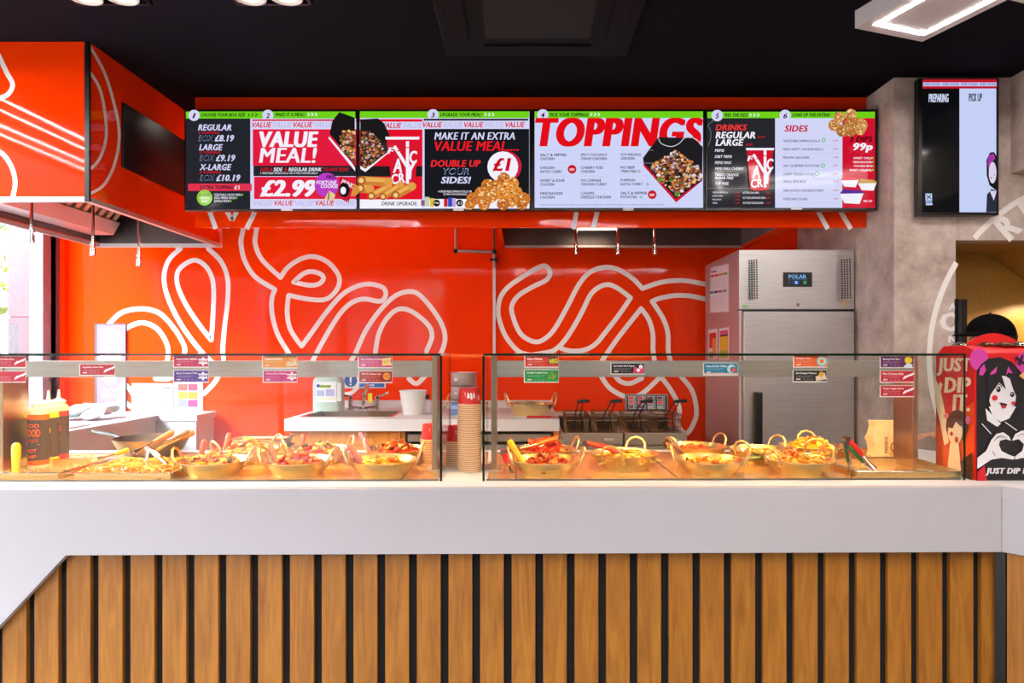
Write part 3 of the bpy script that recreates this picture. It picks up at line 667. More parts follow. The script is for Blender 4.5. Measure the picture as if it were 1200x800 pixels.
# --- value meal upgrade
t = screen(420.5, 623, 128, 246.5, D, 'menu screen with spring rolls, cup and £1 extra value meal upgrade', group='menu screens over the counter')
f = Flat(frontal(D), zoomed(410, 110, 5.4545), em=True, eps=.00025)
f.rect(64, 112, 1148, 733, LAV).rect(64, 112, 1146, 154, GRN)
f.rect(64, 162, 464, 674, (226, 16, 40)).rect(64, 462, 464, 528, (30, 26, 30)).rect(64, 178, 464, 228, LAV).rect(64, 676, 464, 733, SW)
f.txt('VALUE', 206, 186, 330, 220, RED, .03, .22).txt('VALUE', 340, 186, 462, 220, (190, 188, 226), .03, .22)
for i in range(3): pass
badge(f, 532, 134, '3'); f.txt('UPGRADE YOUR MEAL?', 578, 122, 848, 146, BK, .045, .2); arrows(f, 862, 133, SW)
f.poly([(68, 165), (180, 158), (220, 190), (262, 290), (246, 380), (100, 500), (68, 480)], SW)
f.poly([(68, 165), (180, 158), (220, 190), (262, 280), (240, 376), (100, 480), (68, 460)], (26, 24, 24))
f.chunks(inpoly([(70, 245), (130, 240), (190, 300), (236, 376), (150, 440), (100, 474), (70, 450)]), 300, (5, 12), BEEF)
f.poly([(236, 290), (440, 290), (418, 568), (268, 568)], (216, 20, 48)).poly([(228, 276), (446, 276), (444, 294), (230, 294)], SW)
def chop(f, ox, oy, s):
    """letters and chopsticks printed on the paper cup"""
    T = lambda x, y: (ox + x * s, oy + y * s)
    for (sx, x0, y0, x1, y1, a) in (('F', 8, 60, 46, 100, -10), ('A', 40, 130, 100, 220, 0), ('C', 146, 80, 196, 160, 0), ('CR', 30, 226, 116, 290, 8), ('Y', 120, 150, 190, 262, 0)):
        p, q = T(x0, y0), T(x1, y1); f.txt(sx, p[0], p[1], q[0], q[1], SW, .05, .1, a)
    f.stroke([T(50, 50), T(130, 180)], 20 * s, SW, smooth=False); f.stroke([T(134, 20), T(134, 290)], 20 * s, SW, smooth=False)
    f.stroke([T(70, 84), T(90, 74)], 6 * s, (216, 20, 48), smooth=False); f.stroke([T(122, 60), T(146, 60)], 6 * s, (216, 20, 48), smooth=False)
chop(f, 236, 286, 1.)
def roll(x0, y0, x1, y1, w):
    f.stroke([(x0, y0), (x1, y1)], w, (206, 130, 50), smooth=False); f.stroke([(x0, y0 - w * .16), (x1, y1 - w * .16)], w * .45, (236, 176, 90), smooth=False); f.disc(x0, y0, w * .5, (176, 96, 36)); f.disc(x1, y1, w * .5, (226, 158, 72)); f.disc(x0, y0, w * .28, (246, 206, 140))
roll(76, 556, 250, 566, 58); roll(70, 606, 130, 610, 56); roll(140, 655, 250, 600, 50); roll(215, 660, 330, 585, 44); roll(296, 650, 400, 594, 52)
f.txt('DRINK UPGRADE:', 206, 692, 434, 716, (24, 26, 60), .025, .1)
f.rect(474, 164, 1140, 176, BK).rect(472, 182, 1148, 228, LAV)
for x, c in ((468, RED), (600, (190, 188, 226)), (732, RED), (862, (190, 188, 226)), (994, RED)): f.txt('VALUE', x, 186, x + 124, 220, c, .03, .22)
f.rect(480, 230, 1146, 676, (22, 24, 30)).rect(480, 676, 1146, 732, SW)
f.txt('MAKE IT AN EXTRA', 542, 252, 1056, 298, LAV, .045, .2).txt('VALUE MEAL....', 544, 308, 1080, 370, (236, 24, 36), .05, .2)
f.txt('DOUBLE UP', 518, 428, 838, 472, (236, 40, 46), .05, .2).txt('YOUR', 600, 480, 762, 522, (160, 180, 220), .0, .2).txt('YOUR', 604, 484, 758, 518, (24, 30, 46), .0, .2).txt('SIDES!', 584, 534, 776, 578, LAV, .05, .2)
f.txt('4 VEGETABLE SPRING ROLLS OR', 566, 622, 782, 635, SW, .01).txt('20 MINI CHICKEN BALLS', 600, 640, 752, 652, SW, .01)
f.disc(1000, 470, 98, (200, 30, 60)).disc(978, 472, 98, SW).txt('£1', 912, 416, 1032, 500, (206, 10, 30), .06, .2).txt('EXTRA', 962, 508, 996, 516, BK, .01)
for (x, y_, w, hh, c) in ((458, 684, 40, 36, (150, 90, 130)), (482, 664, 30, 60, (190, 210, 190)), (516, 672, 24, 54, (230, 190, 40)), (604, 676, 24, 50, (200, 30, 60)), (630, 668, 26, 58, (50, 70, 190)), (656, 672, 24, 54, (190, 160, 226))): f.rect(x, y_, x + w, y_ + hh, c)
f.disc(558, 703, 22, BK).txt('50p', 542, 696, 574, 710, SW, .02).disc(704, 703, 22, BK).txt('£1', 692, 694, 716, 712, SW, .02)
for i, (x, y_, r) in enumerate(((985, 550, 42), (1040, 580, 42), (880, 590, 40), (940, 596, 42), (1010, 610, 46), (840, 640, 42), (980, 650, 48), (1060, 640, 46), (900, 660, 46), (790, 680, 44), (1110, 680, 44), (1030, 690, 44), (860, 712, 40), (980, 712, 40), (770, 716, 34), (1100, 716, 36))):
    f.disc(x, y_, r, random.choice([(206, 120, 40), (226, 140, 50), (190, 100, 36)]), 9)
    f.chunks(lambda: (x + random.uniform(-.6, .6) * r, y_ + random.uniform(-.75, .75) * r), 30, (3, 9), NUG + [(150, 84, 36), (250, 226, 170)])
f.build('menu_picture', t); Flat(frontal(D), zoomed(410, 110, 5.4545), start=.004).rect(660, 730, 728, 748, (226, 226, 226)).build('badge', t)
# --- toppings
t = screen(623.5, 826, 128, 246.5, D, 'pale menu screen headed TOPPINGS in big red letters, third of the row', group='menu screens over the counter')
f = Flat(frontal(D), zoomed(610, 110, 5.4545), em=True, eps=.00025)
f.rect(90, 112, 1166, 728, (206, 212, 248)).rect(90, 112, 1166, 154, GRN); badge(f, 142, 134, '4')
f.txt('PICK YOUR TOPPINGS', 186, 122, 434, 146, BK, .045, .2); arrows(f, 446, 132, SW)
f.txt('TOPPINGS', 92, 152, 1166, 338, (226, 12, 24), .085, .17)
f.poly([(880, 278), (1060, 282), (1160, 340), (1160, 556), (994, 694), (786, 462), (782, 410)], (200, 20, 50)); f.poly([(880, 278), (1100, 282), (1164, 340), (1160, 552), (994, 670), (790, 448), (782, 410)], (30, 28, 30))
f.chunks(inpoly([(990, 364), (1140, 470), (1158, 540), (1000, 650), (880, 548), (830, 470), (880, 430)]), 480, (6, 15), BEEF + NUG[:3] + [(226, 214, 226), (240, 226, 216), (110, 74, 90)])
f.disc(886, 550, 14, (80, 150, 50)).disc(998, 642, 15, (80, 150, 50))
f.stroke([(880, 286), (900, 320), (960, 338), (1010, 320), (1040, 288)], 5, (200, 206, 220)); f.stroke([(1040, 288), (1080, 276), (1130, 300), (1160, 330)], 5, (200, 206, 220))
cols_ = (('SALT & PEPPER', 'CHICKEN'), ('CHICKEN', 'KATSU CURRY'), ('SWEET & SOUR', 'CHICKEN'), ('FIRECRACKER', 'CHICKEN')), (('SPICY COCONUT', 'CRAVE CHICKEN'), ('CHERRY KISS', 'CHICKEN'), ('OG CHINESE', 'CHICKEN CURRY'), ('CARAMEL', 'DRIZZLE CHICKEN')), (('SOY-MAZING', 'CHICKEN'), ('NO BEEF', 'TERIYAKI'), ('PUMPKIN', 'KATSU CURRY'), ('SALT & PEPPER', 'POTATOES'))
for c, x in zip(cols_, (126, 384, 638)):
    for i, (p, q) in enumerate(c):
        y = 383 + i * 82; f.txt(p, x, y, x + len(p) * 13, y + 17, (20, 20, 40), .02); f.txt(q, x, y + 25, x + len(q) * 12.8, y + 42, (20, 20, 40), .02); f.rect(x, y - 20, x + 210, y - 18.5, (176, 182, 220))
for (x, y) in ((328, 486), (838, 648)): f.disc(x, y, 28, (200, 20, 40)).txt('NEW', x - 15, y - 6, x + 15, y + 10, SW, .03)
for (x, y) in ((754, 500), (808, 582), (766, 664)): f.disc(x, y, 9, (60, 170, 90)).disc(x, y, 5, (206, 212, 248))
f.txt('ADULTS NEED AROUND 2000 KCAL A DAY. PLEASE ASK OUR TEAM ABOUT ALLERGENS BEFORE YOU ORDER', 128, 708, 916, 717, (90, 90, 130), .0)
f.build('menu_picture', t); Flat(frontal(D), zoomed(610, 110, 5.4545), start=.004).rect(654, 730, 722, 746, (226, 226, 226)).build('badge', t)
# --- drinks and sides
t = screen(826.5, 1028, 128, 246.5, D, 'menu screen split between black drinks list and pale sides list', group='menu screens over the counter')
f = Flat(frontal(D), zoomed(810, 110, 5.333), em=True, eps=.00025)
f.rect(100, 112, 1148, 712, (38, 38, 44)).rect(524, 112, 1148, 712, (210, 212, 246)).rect(944, 150, 1148, 712, (206, 14, 46)).rect(100, 112, 1148, 152, GRN)
badge(f, 162, 136, '5'); f.txt('FEEL THE FIZZ', 206, 122, 354, 143, BK, .045, .2); arrows(f, 364, 133, SW); badge(f, 586, 136, '6'); f.txt('LOAD UP THE EXTRAS', 630, 121, 866, 143, BK, .045, .2)
f.txt('DRINKS', 150, 192, 348, 230, (236, 52, 56), .045, .2).txt('REGULAR', 150, 238, 400, 280, SW, .045, .2).txt('LARGE', 150, 284, 326, 326, SW, .045, .2).txt('£2.79', 414, 264, 456, 278, RED, .02, .2).txt('£2.99', 338, 312, 382, 326, RED, .02, .2)
y = 347
for sx, w in (('PEPSI', 58), ('DIET PEPSI', 106), ('PEPSI MAX', 104), ('PEPSI MAX CHERRY', 182), ('TANGO ORANGE', 148), ('SUGAR FREE', 116), ('7UP FREE', 86)):
    f.txt(sx, 146, y, 146 + w, y + 17, SW, .02, .15); y += {'TANGO ORANGE': 20, 'SUGAR FREE': 35}.get(sx, 38)
f.rect(100, 592, 524, 594.5, (130, 130, 136))
for i, sx in enumerate(('VEGETABLE SPRING ROLL', 'SPRITE 330ML', 'FRUIT SHOOT', 'WATER')): f.txt(sx, 130, 613 + i * 22, 130 + (98, 66, 56, 30)[i], 623 + i * 22, SW, .01); f.txt('£1.49', 272, 613 + i * 22, 298, 623 + i * 22, RED, .015)
for i, sx in enumerate(('BOTTLED COLA 500ML', 'BOTTLED LEMONADE 500ML', 'BOTTLED ORANGE 500ML')): f.txt(sx, 320, 614 + i * 32, 320 + (100, 142, 128)[i], 626 + i * 32, SW, .01); f.txt('£1.99', 464, 614 + i * 32, 490, 626 + i * 32, RED, .015)
f.stroke([(100, 200), (118, 240), (116, 290), (100, 330)], 2, (150, 150, 156)); f.stroke([(100, 200), (140, 166)], 2, (150, 150, 156), smooth=False)
f.poly([(342, 352), (508, 352), (480, 600), (364, 600)], (206, 16, 44)).disc(422, 598, 56, (206, 16, 44), ry=10).poly([(336, 342), (514, 342), (510, 356), (340, 356)], SW); chop(f, 340, 340, .86)
f.txt('SIDES', 576, 202, 724, 242, (196, 16, 44), .045, .2)
for i, (sx, w, y) in enumerate((('VEGETABLE SPRING ROLLS', 230, 292), ('MINI CRISPY CHICKEN BALLS', 248, 344), ('PRAWN CRACKERS', 162, 396), ('SALT & PEPPER POTATOES', 226, 447), ('CRISPY VEGGIE GYOZA', 188, 499), ('SMALL BITE BOX', 140, 545), ('MINI KATSU CHICKEN STRIPS', 248, 602), ('FORTUNE COOKIE', 148, 655))):
    f.txt(sx, 568, y, 568 + w, y + 15, (40, 40, 66), .012); f.rect(560, y + 32, 920, y + 33.5, (184, 186, 224))
    f.txt('£%s' % ('2.49', '2.99', '1.49', '2.99', '3.49', '4.99', '3.49', '50p')[i], 876, y, 908, y + 12, (200, 40, 70), .01)
for (x, y) in ((816, 298), (812, 454), (774, 505)): f.disc(x, y, 13, (60, 180, 70)).disc(x, y, 8, (210, 212, 246))
for (x, y_, r) in ((912, 155, 36), (985, 140, 38), (880, 205, 38), (1045, 205, 44), (985, 200, 44), (930, 240, 40), (1040, 235, 34), (980, 245, 34)):
    f.disc(x, y_, r, random.choice([(196, 140, 80), (206, 150, 90), (180, 120, 60)]), 9); f.chunks(lambda: (x + random.uniform(-.65, .65) * r, y_ + random.uniform(-.75, .75) * r), 30, (3, 8), NUG + [(150, 90, 44), (250, 226, 170)])
f.txt('3 DIPS', 974, 276, 1116, 310, (40, 6, 16), .04, .2).txt('99p', 996, 316, 1118, 376, SW, .06, .2)
for i, sx in enumerate(('SWEET CHILLI', 'FIRECRACKER', 'CHINESE BBQ', 'SWEET CARAMEL')): f.txt(sx, (998, 996, 998, 972)[i], 404 + i * 25, 1112, 417 + i * 25, SW, .02); f.disc(1117, 410 + i * 25, 6, GRN)
for (x, y_, s, c) in ((918, 530, 1., (226, 40, 60)), (1024, 548, 1.05, (196, 150, 60)), (910, 612, 1.35, (90, 40, 150))):
    f.poly([(x, y_ + 20), (x + 110 * s, y_ + 16), (x + 92 * s, y_ + 62 * s), (x + 22 * s, y_ + 58 * s)], (240, 240, 248)); f.poly([(x, y_ + 20), (x + 16 * s, y_ - 8), (x + 100 * s, y_), (x + 116 * s, y_ + 18)], c)
f.txt('PER DIP', 1058, 672, 1112, 684, SW, .015)
f.build('menu_picture', t); Flat(frontal(D), zoomed(810, 110, 5.333), start=.004).rect(622, 708, 692, 724, (226, 226, 226)).build('badge', t)
# --- order screen on the pillar
D2 = 3.775
t = screen(1076.5, 1170.5, 91.5, 252, D2, 'tall black order screen reading PREPARING and PICK UP on the concrete pillar', thick=.045, name='order_screen')
f = Flat(frontal(D2), zoomed(1050, 80, 4.4467), em=True, eps=.00025)
f.rect(136, 58, 524, 750, (10, 11, 14)).rect(330, 106, 522, 750, (196, 208, 246)).rect(138, 58, 524, 106, (186, 22, 40)).rect(140, 74, 524, 94, (206, 206, 240))
for i in range(4): f.txt('SHIBUYAGAIN', 142 + i * 97, 76, 230 + i * 97, 92, (120, 110, 180), .03)
f.txt('PREPARING', 168, 134, 272, 178, (214, 220, 250), .05, .1).txt('PICK UP', 376, 132, 446, 174, (26, 28, 40), .055, .1)
f.poly([(470, 560), (468, 480), (486, 440), (508, 438), (522, 460), (522, 640), (484, 610)], BK).poly([(472, 500), (480, 452), (506, 446), (514, 470), (496, 492), (484, 540)], (160, 50, 160)).disc(500, 545, 20, (216, 210, 236), ry=56).disc(494, 572, 4, (210, 30, 60)).disc(508, 556, 3, (210, 30, 60))
f.poly([(466, 750), (470, 660), (494, 630), (522, 640), (522, 750)], (40, 44, 60)); f.poly([(484, 640), (520, 640), (506, 690)], (216, 210, 236))
f.rect(150, 654, 184, 690, (190, 214, 250)).stroke([(154, 662), (180, 682)], 5, BK, smooth=False).stroke([(178, 660), (156, 684)], 5, BK, smooth=False).rect(150, 694, 184, 700, (190, 214, 250)).rect(152, 704, 186, 714, (190, 214, 250))
f.build('menu_picture', t)

# ring sign on the concrete wall
f = Flat(frontal(3.85), start=.0012, eps=.0001)
VW = M('white_wall_sign', (252, 246, 242), .5, var=.03)
cx_, cy_, rr_ = 1304, 420, 215
f.stroke([(cx_ + rr_ * math.cos(R(a)), cy_ - rr_ * math.sin(R(a))) for a in (list(range(112, 133)) + [133.5])], 7, VW, smooth=False) if 0 else None
def keep(px, py): return not (px > 1121 and py > 279)
seg = []
for i in range(0, 700):
    a = R(60 + i * .25); p = (cx_ + rr_ * math.cos(a), cy_ - rr_ * math.sin(a))
    if keep(*p) and p[0] < 1400: seg.append(p)
    else:
        if len(seg) > 2: f.stroke(seg, 6.5, VW, smooth=False)
        seg = []
if len(seg) > 2: f.stroke(seg, 6.5, VW, smooth=False)
f.txt('R', 1164, 262, 1196, 296, VW, .07, 0, 43) if 0 else None
def letter(c, px, py, w, hh, ang): f.txt(c, px - w / 2, py - hh / 2, px + w / 2, py + hh / 2, VW, .07, 0, ang)
letter('R', 1181, 265, 22, 30, 42); letter('E', 1206, 243, 20, 30, 36)
letter('O', 1114, 377, 26, 22, 0); letter('A', 1116, 359, 9, 8, 0); letter('N', 1116, 397, 10, 8, 0)
f.b.build('ring_wall_sign', smooth=0, label='white ring and lettering painted on the concrete wall round the kitchen doorway', cat='wall sign')
B().box(2.508, 2.54, 3.80, 3.845, 1.3, 1.655, BLACK).box(2.5, 2.52, 3.84, 3.852, 1.28, 1.66, BLACK).build('door_call_panel', smooth=0, label='slim black panel on the doorway edge under the ring sign', cat='wall panel')
t = thing('passage_lamp', 'small warm lamp under the passage ceiling beyond the doorway', 'ceiling lamp', (3.4, 4.16, 1.72))
B().cyl((3.4, 4.16, 1.725), (3.4, 4.16, 1.77), .05, PLWHITE).build('lamp_body', t); B().cyl((3.4, 4.16, 1.72), (3.4, 4.16, 1.726), .04, SPOTG).build('lens', t)
l_ = bpy.data.lights.new('passage_light', 'SPOT'); l_.energy = 26; l_.color = (1, .84, .6); l_.spot_size = R(160); l_.shadow_soft_size = .04; o = bpy.data.objects.new('passage_light', l_); COL.objects.link(o); o.parent = t; o.location = (0, 0, -.01)

# ================================================================ price cards behind the front pane
def card(x0, y0, x1, y1, c, title, label, motif=None, tc=(250, 244, 240)):
    v = .1216
    t = thing('price_card', label, 'price card', tuple(CW((x0 + x1) / 2, y1, v)), ROTC, group='price cards along the glass')
    fr = lambda x, y, k: CW(x, y, v) + Vector((CA * k, -k, 0))
    b = B(CF); b.box(CU(x0 - .6, v), CU(x1 + .8, v), v, v + .0012, CZ(y1 + 1.2, x0, v), CZ(y0 - .6, x0, v), PR((236, 226, 222))); b.build('card', t, smooth=0)
    f = Flat(fr, start=.00012, eps=.00003)
    f.rect(x0, y0, x1, y1, c); w = x1 - x0
    f.txt(title, x0 + 2.6, y0 + 2, x0 + min(27, 2.6 + 1.35 * len(title)), y0 + 4.6, tc, .03)
    dark = tuple(min(255, int(q * .55 + 90)) for q in c)
    f.rect(x0 + 3, y0 + 6, x0 + 23, y0 + 6.9, dark); f.rect(x0 + 3, y0 + 7.6, x0 + 19, y0 + 8.3, dark)
    for i, q in enumerate((0, 8, 12.5, 17)): f.rect(x0 + 3 + q, y1 - 3, x0 + 3 + q + (5 if i == 0 else 2.6), y1 - 1.7, dark if i else (240, 220, 214))
    xe = x1 - 6
    my = (y0 + y1) / 2
    if motif == 'brush':
        for k, (dx, L) in enumerate(((-5, 3), (-2, 4), (1, 4.5), (4, 3.5))): f.stroke([(xe + dx - L * .5, my + 2.6 - k * 1.1), (xe + dx + L * .6, my - .6 - k * 1.1)], 1.7, SW, smooth=False)
        f.stroke([(xe - 7, my + 3.6), (xe + 5, my - 3.4)], .8, SW, smooth=False)
    elif motif == 'pow':
        pts = [(xe + (7 if i % 2 else 4) * math.cos(i * PI / 6), my + (5.6 if i % 2 else 3.2) * math.sin(i * PI / 6)) for i in range(12)]
        f.poly(pts, (250, 240, 240)); f.txt('POW', xe - 4, my - 1.8, xe + 4, my + 1.8, c, .05)
    elif motif == 'yellow':
        f.poly([(xe - 6, my - 4), (xe + 4, my - 5), (xe + 6, my + 3), (xe - 5, my + 4)], (50, 60, 40)); f.txt('VEG', xe - 5, my - 3, xe + 5, my + 2.6, (240, 226, 40), .05, 0, 8)
    elif motif == 'ring':
        f.disc(xe, my, 6.4, (150, 190, 190)).disc(xe, my, 4.4, (206, 220, 210)).disc(xe, my, 2.5, (232, 96, 30))
    elif motif == 'leaf':
        for i in range(12): f.stroke([(xe + random.uniform(-7, 5), my + random.uniform(0, 5)), (xe + random.uniform(-5, 6), my + random.uniform(-5, 2))], .8, random.choice([(120, 150, 40), (170, 150, 60)]), smooth=False)
    elif motif == 'pack':
        f.poly([(xe - 7, my + 1), (xe + 4, my - 4), (xe + 6, my + 4), (xe - 6, my + 6)], (232, 200, 170)); f.disc(xe, my - 2, 3, (232, 160, 60))
    elif motif == 'badge':
        f.rect(xe - 7, y0 + .6, x1 - .6, y1 - .6, (150, 30, 20)); f.disc(xe - .4, my - .5, 4.2, (244, 160, 40)); f.txt('OG', xe - 3, my - 2.4, xe + 2.4, my + 1.6, (190, 70, 10), .05)
    elif motif == 'bang':
        f.poly([(xe - 6.5, my - 3.5), (xe + 5, my - 5), (xe + 4, my), (xe + 6, my + 4), (xe - 6, my + 4.4), (xe - 5, my)], (246, 214, 130)); f.txt('SOY', xe - 4, my - 2.5, xe + 4, my + 2.5, (206, 150, 60), .04)
    elif motif == 'sun':
        f.disc(xe, my - 2, 4.4, (240, 200, 40)).poly([(xe - 6, y1), (xe - 2, my + 2), (xe + 5, my + 3), (xe + 4, y1)], (210, 226, 240))
    elif motif == 'wave':
        f.disc(xe - 1, my, 5, (190, 220, 226), ry=5).disc(xe + 1, my + 1, 3.4, (30, 90, 130)).disc(xe + 1.5, my + 1.4, 2.4, (226, 90, 90)); f.rect(x0, y1 - 1.6, x1, y1, (226, 170, 170))
    elif motif == 'pink':
        f.poly([(xe - 7, y1 - .5), (xe - 6, my - 3), (xe, my + 1), (xe + 2, y0 + .5), (x1 - .5, my), (x1 - .6, y1 - .6)], (232, 60, 100)); f.disc(xe + 2, my - 2, 2.4, SW); f.disc(xe - 1, my + 2, 2, SW)
    f.build('print', t)
DR = (190, 34, 60)
card(-10, 417.5, 30, 430, DR, 'Egg Fried Rice Box', 'dark red price card, upper of the pair at the left edge of the picture', 'brush')
card(-10, 435, 30, 447, DR, 'Fries', 'dark red price card, lower of the pair at the left edge of the picture', 'brush')
card(94, 427, 134.5, 439, (186, 30, 56), 'Vegetable Chow Mein', 'lone dark red price card reading Vegetable Chow Mein, over the noodle tray', 'brush')
card(204, 417, 244, 429.5, (200, 40, 90), 'Sweet & Sour Halloumi', 'raspberry pink price card above the purple one', 'pow')
card(204, 434, 244, 447, (100, 62, 150), 'Spicy Coconut Tofu', 'purple price card under the raspberry pink one', 'pow')
card(308, 417, 348, 430.5, (232, 136, 22), 'Caramel Drizzle', 'mustard orange price card above the magenta one', 'pack')
card(309, 434.5, 348, 447, (196, 20, 110), 'Cherry Kiss Chicken', 'magenta price card under the mustard orange one', 'pow')
card(420.5, 417.5, 459.5, 430, (206, 70, 120), 'Soy-mazing Chicken', 'rose pink price card with a yellow burst, above the brick red one', 'bang')
card(421, 435, 459.5, 447.5, (176, 34, 18), 'The OG Chinese Curry', 'brick red price card with orange emblem, under the rose pink one', 'badge')
card(615.5, 417, 654.5, 429.5, (214, 44, 24), 'Katsu Chicken', 'red price card with yellow flash, above the green one', 'yellow')
card(615, 433.5, 654.5, 447, (24, 140, 60), 'No Beef Teriyaki Curry', 'green price card under the red one', 'leaf')
card(716.5, 425.5, 755, 437.5, (30, 22, 34), 'Lip Smackin Salt & Pepper', 'lone black price card with pink burst, above the fryer baskets', 'pink')
card(825, 425.5, 864, 438.5, (30, 120, 150), 'Sweet And Sour Chicken', 'teal blue price card in front of the fridge side', 'wave')
card(930.5, 416.5, 969, 429.5, (236, 92, 30), 'Pumpkin Katsu', 'orange price card with a ring emblem, above the black one', 'ring')
card(930, 434, 968.5, 446.5, (32, 24, 22), 'Salt & Pepper Potatoes', 'black price card with a potato pack, under the orange one', 'pack')
card(1032, 417.5, 1070.5, 430, (96, 24, 90), 'Spring Roll Box', 'plum price card with yellow sun emblem, topmost of three by the cardboard display', 'sun')
card(1032, 434.5, 1071, 447, (196, 16, 44), 'Mini Chicken Balls', 'crimson price card reading Mini Chicken Balls, middle of three', 'brush')
card(1032, 452, 1071, 464, (196, 16, 44), 'Crispy Veggie Gyoza', 'crimson price card reading Crispy Veggie Gyoza, lowest of three', 'brush')
# ================================================================ dishes of food on the hot plates
HP = CTOP + .0032
DISHS = M('balti_steel', (250, 220, 160), .27, .85, var=.12, scale=14, bump=.05)  # gold in the colour stands in for warm lamp light on steel
def dish_proto(label):
    t = thing('balti_dish', label, 'serving dish', (0, 0, 0), group='steel balti dishes')
    B().lathe([(.0, .0), (.088, .0), (.091, .008), (.092, .01), (.105, .021), (.117, .038), (.123, .048), (.127, .05), (.1275, .0525), (.122, .053), (.115, .042), (.1, .02), (.086, .0125), (.0, .012)], (0, 0, 0), DISHS, seg=40).build('bowl', t)
    for s in (-1, 1):
        a = [(s * .119, -.036, .036), (s * .126, -.037, .052), (s * .134, -.034, .074), (s * .139, -.02, .09), (s * .141, 0, .096), (s * .139, .02, .09), (s * .134, .034, .074), (s * .126, .037, .052), (s * .119, .036, .036)]
        hd = B(); hd.tube(a, .0046, M('handle_steel', (240, 206, 150), .3, .9), seg=8)
        for y in (-.04, .04): hd.ico((s * .122, y * .9, .041), (.004, .006, .006), CHROME, 1)
        hd.build('handle', t)
    return t
FOOD = {}
def fm(rgb, rough=.38):
    rgb = tuple(int(255 * (q / 255) ** g_) for q, g_ in zip(rgb, (1.25, 1.7, 2.0)))
    return M('food_%d_%d_%d' % tuple(rgb), rgb, rough, var=.25, scale=60, coat=.3)
def pile(name, c, rad, h, n, size, cols, label, elong=1.4, base=None, rz=0., sq=False, group='food in the dishes', cat='food', garnish=None, shape='chunk'):
    b = B(); c = Vector(c)
    base = base or cols[0]
    if sq:
        b.box(c.x - rad[0], c.x + rad[0], c.y - rad[1], c.y + rad[1], c.z, c.z + .012, fm(base))
    else:
        b.lathe([(rad[0], 0.0), (rad[0] * .97, .004), (rad[0] * .6, h * .55), (0, h * .75)], c, fm(base), seg=26)
        b.lathe([(rad[0], 0.0), (0, -.002)], c, fm(base), seg=26)
    ms = [fm(q) for q in cols]
    for i in range(n):
        if sq: dx, dy = random.uniform(-1, 1) * rad[0] * .93, random.uniform(-1, 1) * rad[1] * .93; hh = h * random.uniform(.1, 1)
        else:
            a = random.uniform(0, 6.28); q = math.sqrt(random.random()); dx, dy = q * math.cos(a) * rad[0] * .9, q * math.sin(a) * rad[0] * .9; hh = h * (1 - q * q) * random.uniform(.55, 1.1)
        p = c + Vector((dx, dy, hh + size * .25)); s_ = size * random.uniform(.6, 1.25)
        if shape == 'noodle':
            a = random.uniform(0, 6.28); k = random.uniform(.5, 1.); L = size * 7; z = Vector((0, 0, .004)); lim = Vector((rad[0], rad[1], 1))
            pts = [Vector((dx, dy, hh)) + Vector((math.cos(a + k * t) * L * (t - .5), math.sin(a + k * t) * L * (t - .5), .008 * math.sin(3.1 * t))) for t in (0, .25, .5, .75, 1)]
            if sq: pts = [Vector((max(-rad[0], min(rad[0], q.x)), max(-rad[1], min(rad[1], q.y)), q.z)) for q in pts]
            b.tube([c + q for q in pts], size * .28, random.choice(ms), seg=5)
        elif shape == 'ring':
            e = Euler((random.uniform(-.8, .8), random.uniform(-.8, .8), random.uniform(0, 6))).to_matrix()
            b.tube([p + e @ Vector((math.cos(t * PI / 5), math.sin(t * PI / 5), 0)) * s_ for t in range(9)], s_ * .36, random.choice(ms), seg=6)
        else:
            b.ico(p, (s_ * elong * random.uniform(.7, 1.1), s_ * random.uniform(.7, 1), s_ * random.uniform(.5, .8)), random.choice(ms), 1, Euler((random.uniform(-.7, .7), random.uniform(-.7, .7), random.uniform(0, 6))), .18)
    for i in range(n // 5 if garnish else 0):
        a = random.uniform(0, 6.28); q = math.sqrt(random.random()) * .85
        b.ico(c + Vector((q * math.cos(a) * rad[0], q * math.sin(a) * rad[-1], h * (1 - q * q) + size * .75)), (size * .3, size * .18, size * .14), fm(garnish), 0, Euler((0, 0, a)))
    return b.build(name, None, smooth=50, label=label, cat=cat, group=group, kind='stuff')
proto = None
def dish(px, v, ang, label, s=1.):
    global proto
    u = CU(px, v); p = CF @ Vector((u, v, HP))
    if proto is None:
        proto = dish_proto(label); r = proto; r.location = p; r.rotation_euler = (0, 0, R(ang)); PM[r.name] = Matrix.Translation(p)
    else: r = dup(proto, p, R(ang), label)
    r.scale = (s, s, 1)
    return p
YEL, CRM, ORG, RDD, GRNV = (232, 176, 70), (244, 218, 150), (214, 110, 36), (184, 48, 18), (110, 140, 50)
def fill(p, *a, dz=.022, **k):
    a = list(a); a[2] *= 1.3; return pile(a[0], p + Vector((0, 0, dz)), *a[1:], **k)
F1 = .255; F2 = .53
p = dish(252, F1, 4, 'round steel two-handled dish of mixed yellow vegetables at the front, next to the noodle tray')
fill(p, 'vegetable_stir_fry', (.104, .104), .036, 150, .012, [YEL, CRM, ORG, (240, 196, 90), GRNV], 'chopped yellow vegetable mix heaped in the front dish beside the noodle tray')
p = dish(292, F2, 50, 'round steel dish of golden vegetables at the back, behind the front yellow vegetable dish')
fill(p, 'golden_vegetable_mix', (.104, .104), .048, 150, .013, [(224, 170, 70), CRM, (206, 130, 50), (238, 206, 120), GRNV], 'golden vegetable pieces heaped high in the back dish nearest the foil trays')
p = dish(350, F1, -6, 'round steel dish of red chilli chicken at the front, third from the street end')
fill(p, 'chilli_chicken', (.104, .104), .034, 95, .016, [RDD, (206, 86, 26), (226, 130, 50), (160, 40, 16), (232, 180, 100)], 'glossy red chilli chicken pieces in the front dish, third from the street end')
p = dish(375, F2, 30, 'round steel dish of tomato red stir fry at the back under the oak cabinet')
